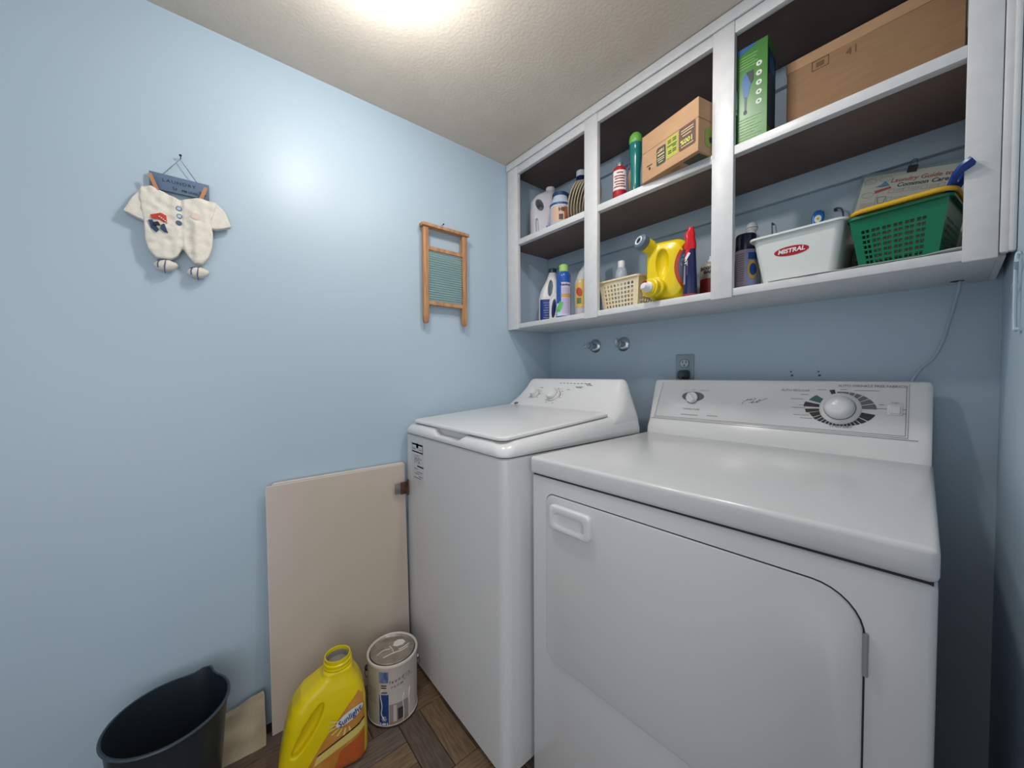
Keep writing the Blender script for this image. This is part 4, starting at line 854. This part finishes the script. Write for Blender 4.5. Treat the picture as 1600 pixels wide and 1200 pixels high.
# blue brush leaning out of the basket
BLP = mat('dark_blue_plastic', '#173A86', .3)
t = thing('dish_brush', 'dark blue flat handle with a slot leaning out of the green basket', 'brush', (1.372, -.190, 1.440))
a = V((0, 0, 0)); e = V((1.4365, -.322, 1.553))-V((1.372, -.190, 1.440)); L = e.length; zax = e.normalized(); xax = V((.45, .30, 0)); xax = (V((cos(yaw), sin(yaw), 0))-zax*V((cos(yaw), sin(yaw), 0)).dot(zax)).normalized(); yax = zax.cross(xax)
Mx = Matrix((xax, yax, zax)).transposed().to_4x4()
OUT = [(-.005, 0), (-.008, L*.45), (-.0125, L*.70), (-.0150, L*.86), (-.0115, L*.96), (0, L*1.02), (.0115, L*.96), (.0150, L*.86), (.0125, L*.70), (.008, L*.45), (.005, 0)]
IN = [(-.0005, L*.76), (-.0018, L*.765), (-.0030, L*.79), (-.0030, L*.83), (-.0022, L*.87), (0, L*.885), (.0022, L*.87), (.0030, L*.83), (.0030, L*.79), (.0018, L*.765), (.0005, L*.76)]
hh = lambda P, d: [Mx @ V((x, d, z)) for x, z in P]
obj('handle', rings(BM(), [hh(OUT, -.003), hh(OUT, .003), hh(IN, .003), hh(IN, -.003)], close=True), BLP, t, ang=50)
bm = BM(); box(bm, -.022, .022, -.012, .012, -.030, -.002, bev=.003); obj('brush_head', bm, BLP, t)
# crumpled clear bag and shelf liner
bm = BM(); bmesh.ops.create_icosphere(bm, subdivisions=4, radius=1); rnd = random.Random(3)
from mathutils import noise as mn
for v in bm.verts:
    p = v.co; d = 1+.22*mn.noise(p*3.1)+.12*mn.noise(p*8); q = V((max(-.75, min(.75, p.x)), max(-.8, min(.8, p.y)), max(-.8, min(.8, p.z))))*d
    v.co = V((q.x*.017, q.y*.060, (q.z+.8)/1.6*.085))
    v.co.z = max(0, v.co.z)
cbg = obj('plastic_bag', bm, mat('clear_bag_plastic', '#8E928C', .15, trans=.25, alpha=.8, noise=(26, '#4E524C', .8, 4)), loc=(1.2655, -.145, B_+.001), ang=15); tag(cbg, 'crumpled clear plastic bag wedged between the white bin and the green basket', 'bag')
cbg.location = (1.2585, -.105, B_+.001)
bm = BM(); pts = [(1.10+.031*i, -.302+.002*sin(i*1.7), 1.3855+(.0015*abs(sin(i*1.3)))+(.006 if i >= 10 else 0)*(1-abs(i-10.5)/1.5)) for i in range(12)]
rings(bm, [[V(p)+V((0, 0, 0)), V(p)+V((0, 0, .0006)), V((p[0], -.285, 1.3852)), V((p[0], -.285, 1.3846))] for p in pts])
ln_ = obj('shelf_liner', bm, PAPER); tag(ln_, 'thin white liner paper curling at the front edge of the lower cabinet shelf', 'paper')

# ------------------------------------------------------------------ on the floor
PANM = mat('pale_plywood', '#C6B7B1', .6, noise=(3.2, '#BCAF9F', .9, 4, (1, 1, .4)), bump=(30, .08, .001))
EDG = mat('pale_board_edge', '#DDD6CC', .6)
for i, (y0, y1, xt, zt_) in enumerate(((-1.3235, -.862, .030, .785), (-1.305, -.862, .0225, .789), (-1.300, -.862, .0155, .790))):
    b_ = obj('plywood_board', bx(0, .006, y0, y1, 0, zt_, bev=.0003, seg=1), PANM, smooth=False); obj('board_edge', box(box(BM(), .0002, .0058, y0+.0003, y1-.0003, zt_, zt_+.0012), .0002, .0058, y0-.0010, y0, .001, zt_), EDG, b_, smooth=False)
    b_.location = (xt+.028, 0, .001); b_.rotation_euler = (0, -atan2(.034, zt_), 0)
    tag(b_, ('pale plywood board leaning on the left wall, frontmost of three', 'pale plywood board leaning on the left wall, middle of three', 'pale plywood board leaning on the left wall, nearest the wall')[i], 'board', 'boards leaning beside the washer')
hg = thing('rusty_hinge', 'small rusty hinge at the right edge of the front plywood board', 'hinge', (.0415, -.884, .698))
RUST = mat('rusty_steel', '#6A4B3C', .6, metal=.5, noise=(60, '#4A362C', .8, 3)); obj('hinge_leaf', bx(0, .003, -.026, .006, -.020, .020, bev=.0008), mat('dull_hinge_steel', '#7C7A76', .5, metal=.6, noise=(70, '#8E8D8A', .7, 3)), hg)
obj('hinge_leaf', bx(.001, .0045, -.004, .028, -.024, .023, bev=.0008), RUST, hg); obj('hinge_pin', lathe(BM(), [(0, -.030), (.004, -.030), (.004, .030), (0, .030)], 12, c=(.006, .024)), RUST, hg)
hg.location = (.047, -.884, .698)
# paint can
PCZ = 1.045
pc = thing('paint_can', 'white paint can with blue label stripe on the floor beside the washer', 'paint can', (.206, -.990, .0005), facing(.2, -.99))
pc.scale = (1, 1, PCZ)
PCL = mat('paint_can_label', '#CFC5BF', .4, noise=(9, '#C6BDB2', .5, 3))
cb_ = obj('can_body', lathe(BM(), [(0, 0), (.079, 0), (.082, .002), (.082, .006), (.080, .008), (.080, .183), (.0825, .186), (.0835, .190), (.0825, .194), (.079, .195), (.076, .193), (.074, .189), (.0, .189)], 56), PCL, pc)
obj('bottom_rim', lathe(BM(), [(.0805, .0005), (.083, .001), (.083, .006), (.0805, .0065)], 56), mat('dark_can_rim', '#35322F', .5), cb_)
LIDM = mat('dirty_can_lid', '#8F887F', .35, metal=.5, noise=(30, '#A9A196', .8, 4))
ld = obj('lid', lathe(BM(), [(0, .1895), (.064, .1895), (.066, .193), (.069, .1945), (.0715, .1935), (.072, .190)], 56), LIDM, pc)
obj('lid_groove', tube(BM(), [V((.0728*cos(k*pi/24), .0728*sin(k*pi/24), .1905)) for k in range(48)], .0014, 6, closed=True), BLACKM, ld)
obj('lid_groove', tube(BM(), [V((.0655*cos(k*pi/24), .0655*sin(k*pi/24), .1905)) for k in range(48)], .0008, 6, closed=True), BLACKM, ld)
DRY = mat('dried_paint', '#D8D4CC', .45)
def blob(pts, z, name='dried_paint', par=ld, th=.0012): 
    bm = BM(); rings(bm, [[V((x, y, z)) for x, y in pts], [V((x*.98, y*.98, z+th)) for x, y in pts]]); obj(name, bm, DRY, par)
blob([(.002, .018), (.014, .010), (.034, .014), (.044, .026), (.036, .040), (.020, .044), (.006, .036)], .1896)
for pts in ([(-.05, -.012, 0), (-.03, .004, 0), (-.008, .006, 0)], [(-.03, -.03, 0), (0, -.018, 0), (.03, -.012, 0), (.05, .0, 0)], [(-.01, .02, 0), (.0, .0, 0), (.004, -.02, 0)], [(.02, -.006, 0), (.035, .0, 0), (.055, .014, 0)]):
    obj('paint_drip', tube(BM(), spline([V(p)+V((0, 0, .1898)) for p in pts], 5), .0014, 6), DRY, ld)
s = Surf(cb_)
decal('label_side', -.079, -.044, .008, .178, s, mat('label_khaki', '#B5AD9C', .5), pc); decal('label_text_block', -.076, -.052, .07, .12, s, mat('label_khaki_dark', '#A59D8B', .5), pc, lift=.0004)
st2 = decal('label_stripe', -.042, -.014, .008, .105, s, mat('label_navy', '#1E3F7C', .4), pc, lift=.0005); decal('label_stripe', -.042, -.014, .142, .176, s, mat('label_blue_swirl', '#41598C', .4, noise=(90, '#8492B0', .8, 3, (1, 1, .3))), pc, lift=.0005)
lines('small_print', [(-.038, -.018, .112), (-.036, -.020, .134), (-.036, -.020, .127)], s, INK, pc, th=.003, lift=.0008)
text('lettering', '3.68 L', .0105, s, PAPER, st2, at=(-.028, .014), bold=.0006); lines('small_print', [(-.036, -.02, .030), (-.034, -.022, .025), (-.034, -.022, .036)], s, PAPER, st2, th=.002, lift=.001)
text('handwriting', 'l a u n d r y', .014, s, INK, pc, at=(.020, .148), shear=.3, rot=rad(10)); text('handwriting', 'r o o m', .012, s, INK, pc, at=(.012, .130), shear=.3, rot=rad(10)); text('handwriting', 'b l u e', .010, s, GREYINK, pc, at=(.044, .142), shear=.3, rot=rad(10))
decal('label_picture', -.012, .046, .010, .072, s, mat('label_room_grey', '#8E8482', .5), pc, lift=.0005); decal('label_picture', .0, .010, .012, .070, s, mat('label_room_light', '#BDB4B0', .5), pc, lift=.0009); decal('label_picture', .014, .030, .020, .056, s, mat('label_room_dark', '#3A3536', .5), pc, lift=.0011)
decal('label_picture', -.012, .046, .010, .018, s, mat('label_room_tan', '#9A7C5C', .5), pc, lift=.0013)
for pts in ([(-.036, .118), (-.038, .10), (-.034, .07), (-.036, .045), (-.028, .028)], [(.034, .095), (.030, .075), (.032, .04), (.030, .008)], [(.052, .10), (.049, .07), (.051, .05)], [(-.030, .122), (-.036, .113)]):
    obj('paint_drip', tube(BM(), spline([s(u, v, .0006) for u, v in pts], 4), .0016, 6), DRY, pc)
er = obj('handle_ear', lathe(BM(), [(0, 0), (.009, 0), (.009, .004), (.005, .008), (0, .008)], 18, M=Matrix.Translation((-.081, 0, .150)) @ Matrix.Rotation(-pi/2, 4, 'Y')), BLACKM, pc)
obj('handle_ear', lathe(BM(), [(0, 0), (.009, 0), (.009, .004), (.005, .008), (0, .008)], 18, M=Matrix.Translation((.081, 0, .150)) @ Matrix.Rotation(pi/2, 4, 'Y')), STEEL, pc)
obj('wire_handle', tube(BM(), spline([(-.088, 0, .150), (-.090, .012, .12), (-.080, .045, .085), (-.040, .082, .06), (0, .094, .052), (.040, .082, .06), (.080, .045, .085), (.090, .012, .12), (.088, 0, .150)], 5), .0014, 6), STEEL, pc)
# yellow floor jug
YL = mat('sunny_yellow_plastic', '#DCC40A', .28)
fx, fy = .2419, -1.2140
t, b = jug('detergent_jug', 'big open yellow detergent jug with orange label standing on the floor', 'jug', fx, fy, .001, atan2(1.42-fx, 1.4659+fy) , [(0, 0, .108, .055), (.012, 0, .116, .062), (.06, .001, .116, .063), (.13, .006, .108, .062), (.17, .010, .103, .060), (.20, .013, .094, .056), (.228, .019, .078, .050), (.248, .030, .056, .044), (.263, .038, .042, .040), (.275, .039, .0385, .0385)],
    [(-.040, .150, .016, .070, rad(33), -.2, -.040), (-.040, .150, .016, .070, rad(33), .040, .2)], YL, vox=.0032, sm=4, flat=.6)
obj('neck', lathe(BM(), [(.0375, .270), (.0375, .276), (.0395, .277), (.0395, .280), (.0370, .281), (.0370, .286), (.0385, .287), (.0385, .290), (.0355, .292), (.0355, .303), (.0325, .303), (.0325, .272)], 44, c=(.039, 0)), YL, t)
obj('neck_insert', lathe(BM(), [(0, .276), (.0315, .276), (.0315, .294), (.0300, .294), (.0300, .2775), (0, .2775)], 36, c=(.039, 0)), mat('grey_insert', '#8F8B86', .5), t)
s = Surf(b)
bm = BM(); LB = [(-.075, .004), (.104, .004), (.106, .12), (.103, .190), (.090, .208), (.060, .180), (.0, .112)]
def shape_decal(name, poly, m_, lift, parent):
    bm = BM(); bm.faces.new([bm.verts.new((x, y, 0)) for x, y in poly]); bmesh.ops.triangulate(bm, faces=bm.faces[:]); 
    for _ in range(3): bmesh.ops.subdivide_edges(bm, edges=bm.edges[:], cuts=1, use_grid_fill=True)
    for v in bm.verts: v.co = s(v.co.x, v.co.y, lift)
    me = bpy.data.meshes.new(name); bm.to_mesh(me); bm.free(); return obj(name, me, m_, parent)
lab = shape_decal('label_panel', LB, mat('orange_label', '#C48A3E', .4, noise=(16, '#B9722E', .8, 2)), .0004, t)
shape_decal('label_stripe', [(-.030, .046), (.105, .096), (.105, .119), (-.020, .070)], mat('pale_yellow_print', '#D2C06A', .4), .001, lab)
shape_decal('label_stripe', [(-.021, .071), (.105, .120), (.105, .125), (-.017, .076)], INK, .0014, lab)
shape_decal('label_stripe', [(.02, .008), (.103, .008), (.104, .088), (.040, .060)], mat('red_orange_print', '#B5582C', .4), .001, lab)
for k in range(7):
    a = rad(150+k*22); c0 = (.058, .138); shape_decal('label_ray', [(c0[0]+.024*cos(a-.08), c0[1]+.016*sin(a-.08)), (c0[0]+.024*cos(a+.08), c0[1]+.016*sin(a+.08)), (c0[0]+.050*cos(a+.06), c0[1]+.036*sin(a+.06)), (c0[0]+.050*cos(a-.06), c0[1]+.036*sin(a-.06))], mat('ray_yellow', '#DBC77C', .4), .0012, lab)
decal('logo_oval', .026, .104, .137, .165, s, mat('logo_white', '#D9D8D4', .4), t, 'ellipse', rot=rad(24), lift=.0018)
text('lettering', 'Sunlight', .0235, s, mat('logo_blue', '#1D4488', .4), t, bold=.0003, shear=.25, rot=rad(24), at=(.064, .151), sx=.88, lift=.0032)
for v in bpy.data.objects: pass
o_l = [o for o in t.children if o.name.startswith('lettering')][0]
for v in o_l.data.vertices: v.co.y -= .0022
# dark bucket with a pouring lip
DB = mat('dark_slate_plastic', '#232C33', .35)
bk = thing('bucket', 'dark slate bucket with a pouring lip on the floor by the left wall', 'bucket', (.178, -1.551, .001), 0)
def bl(r, z, tip):
    out = []
    for k in range(48):
        a = 2*pi*k/48; da = (a-atan2(.068, -.098)+pi) % (2*pi)-pi; e = tip*math.exp(-(da/.16)**2); out.append(V(((r+e*.9)*cos(a), (r+e*.9)*sin(a), z+e*.5)))
    return out
obj('shell', rings(BM(), [bl(.088, 0, 0), bl(.092, .004, 0), bl(.112, .25, .003), bl(.116, .292, .017), bl(.119, .298, .018), bl(.119, .301, .018), bl(.1155, .301, .018), bl(.109, .25, .002), bl(.089, .006, 0)]), DB, bk, ang=50)
obj('rim', tube(BM(), bl(.1195, .2985, .018), .0028, 6, closed=True), mat('slate_rim', '#3A4650', .35), bk)
# crumpled beige cloth bag
bm = BM(); box(bm, .024, .085, -1.452, -1.343, .001, .118)
bmesh.ops.subdivide_edges(bm, edges=bm.edges[:], cuts=9, use_grid_fill=True)
for v in bm.verts:
    k = v.co.z/.118; yy = (v.co.y+1.3975)/.0545
    v.co.z += k*(.018*(yy+1)/2*1.2-.006); v.co.x = .024+(v.co.x-.024)*(1-.55*k)+.008*mn.noise(v.co*22)*(1 if v.co.x > .03 else .2); v.co.y += .006*mn.noise(v.co*15+V((3, 1, 0)))
    v.co.z = max(.001, v.co.z+.004*mn.noise(v.co*30)*k)
bgo = obj('paper_bag', bm, mat('beige_paper', '#B7A78C', .75, noise=(12, '#9E927C', .8, 4)), ang=25); tag(bgo, 'crumpled beige paper bag on the floor between bucket and boards', 'bag')
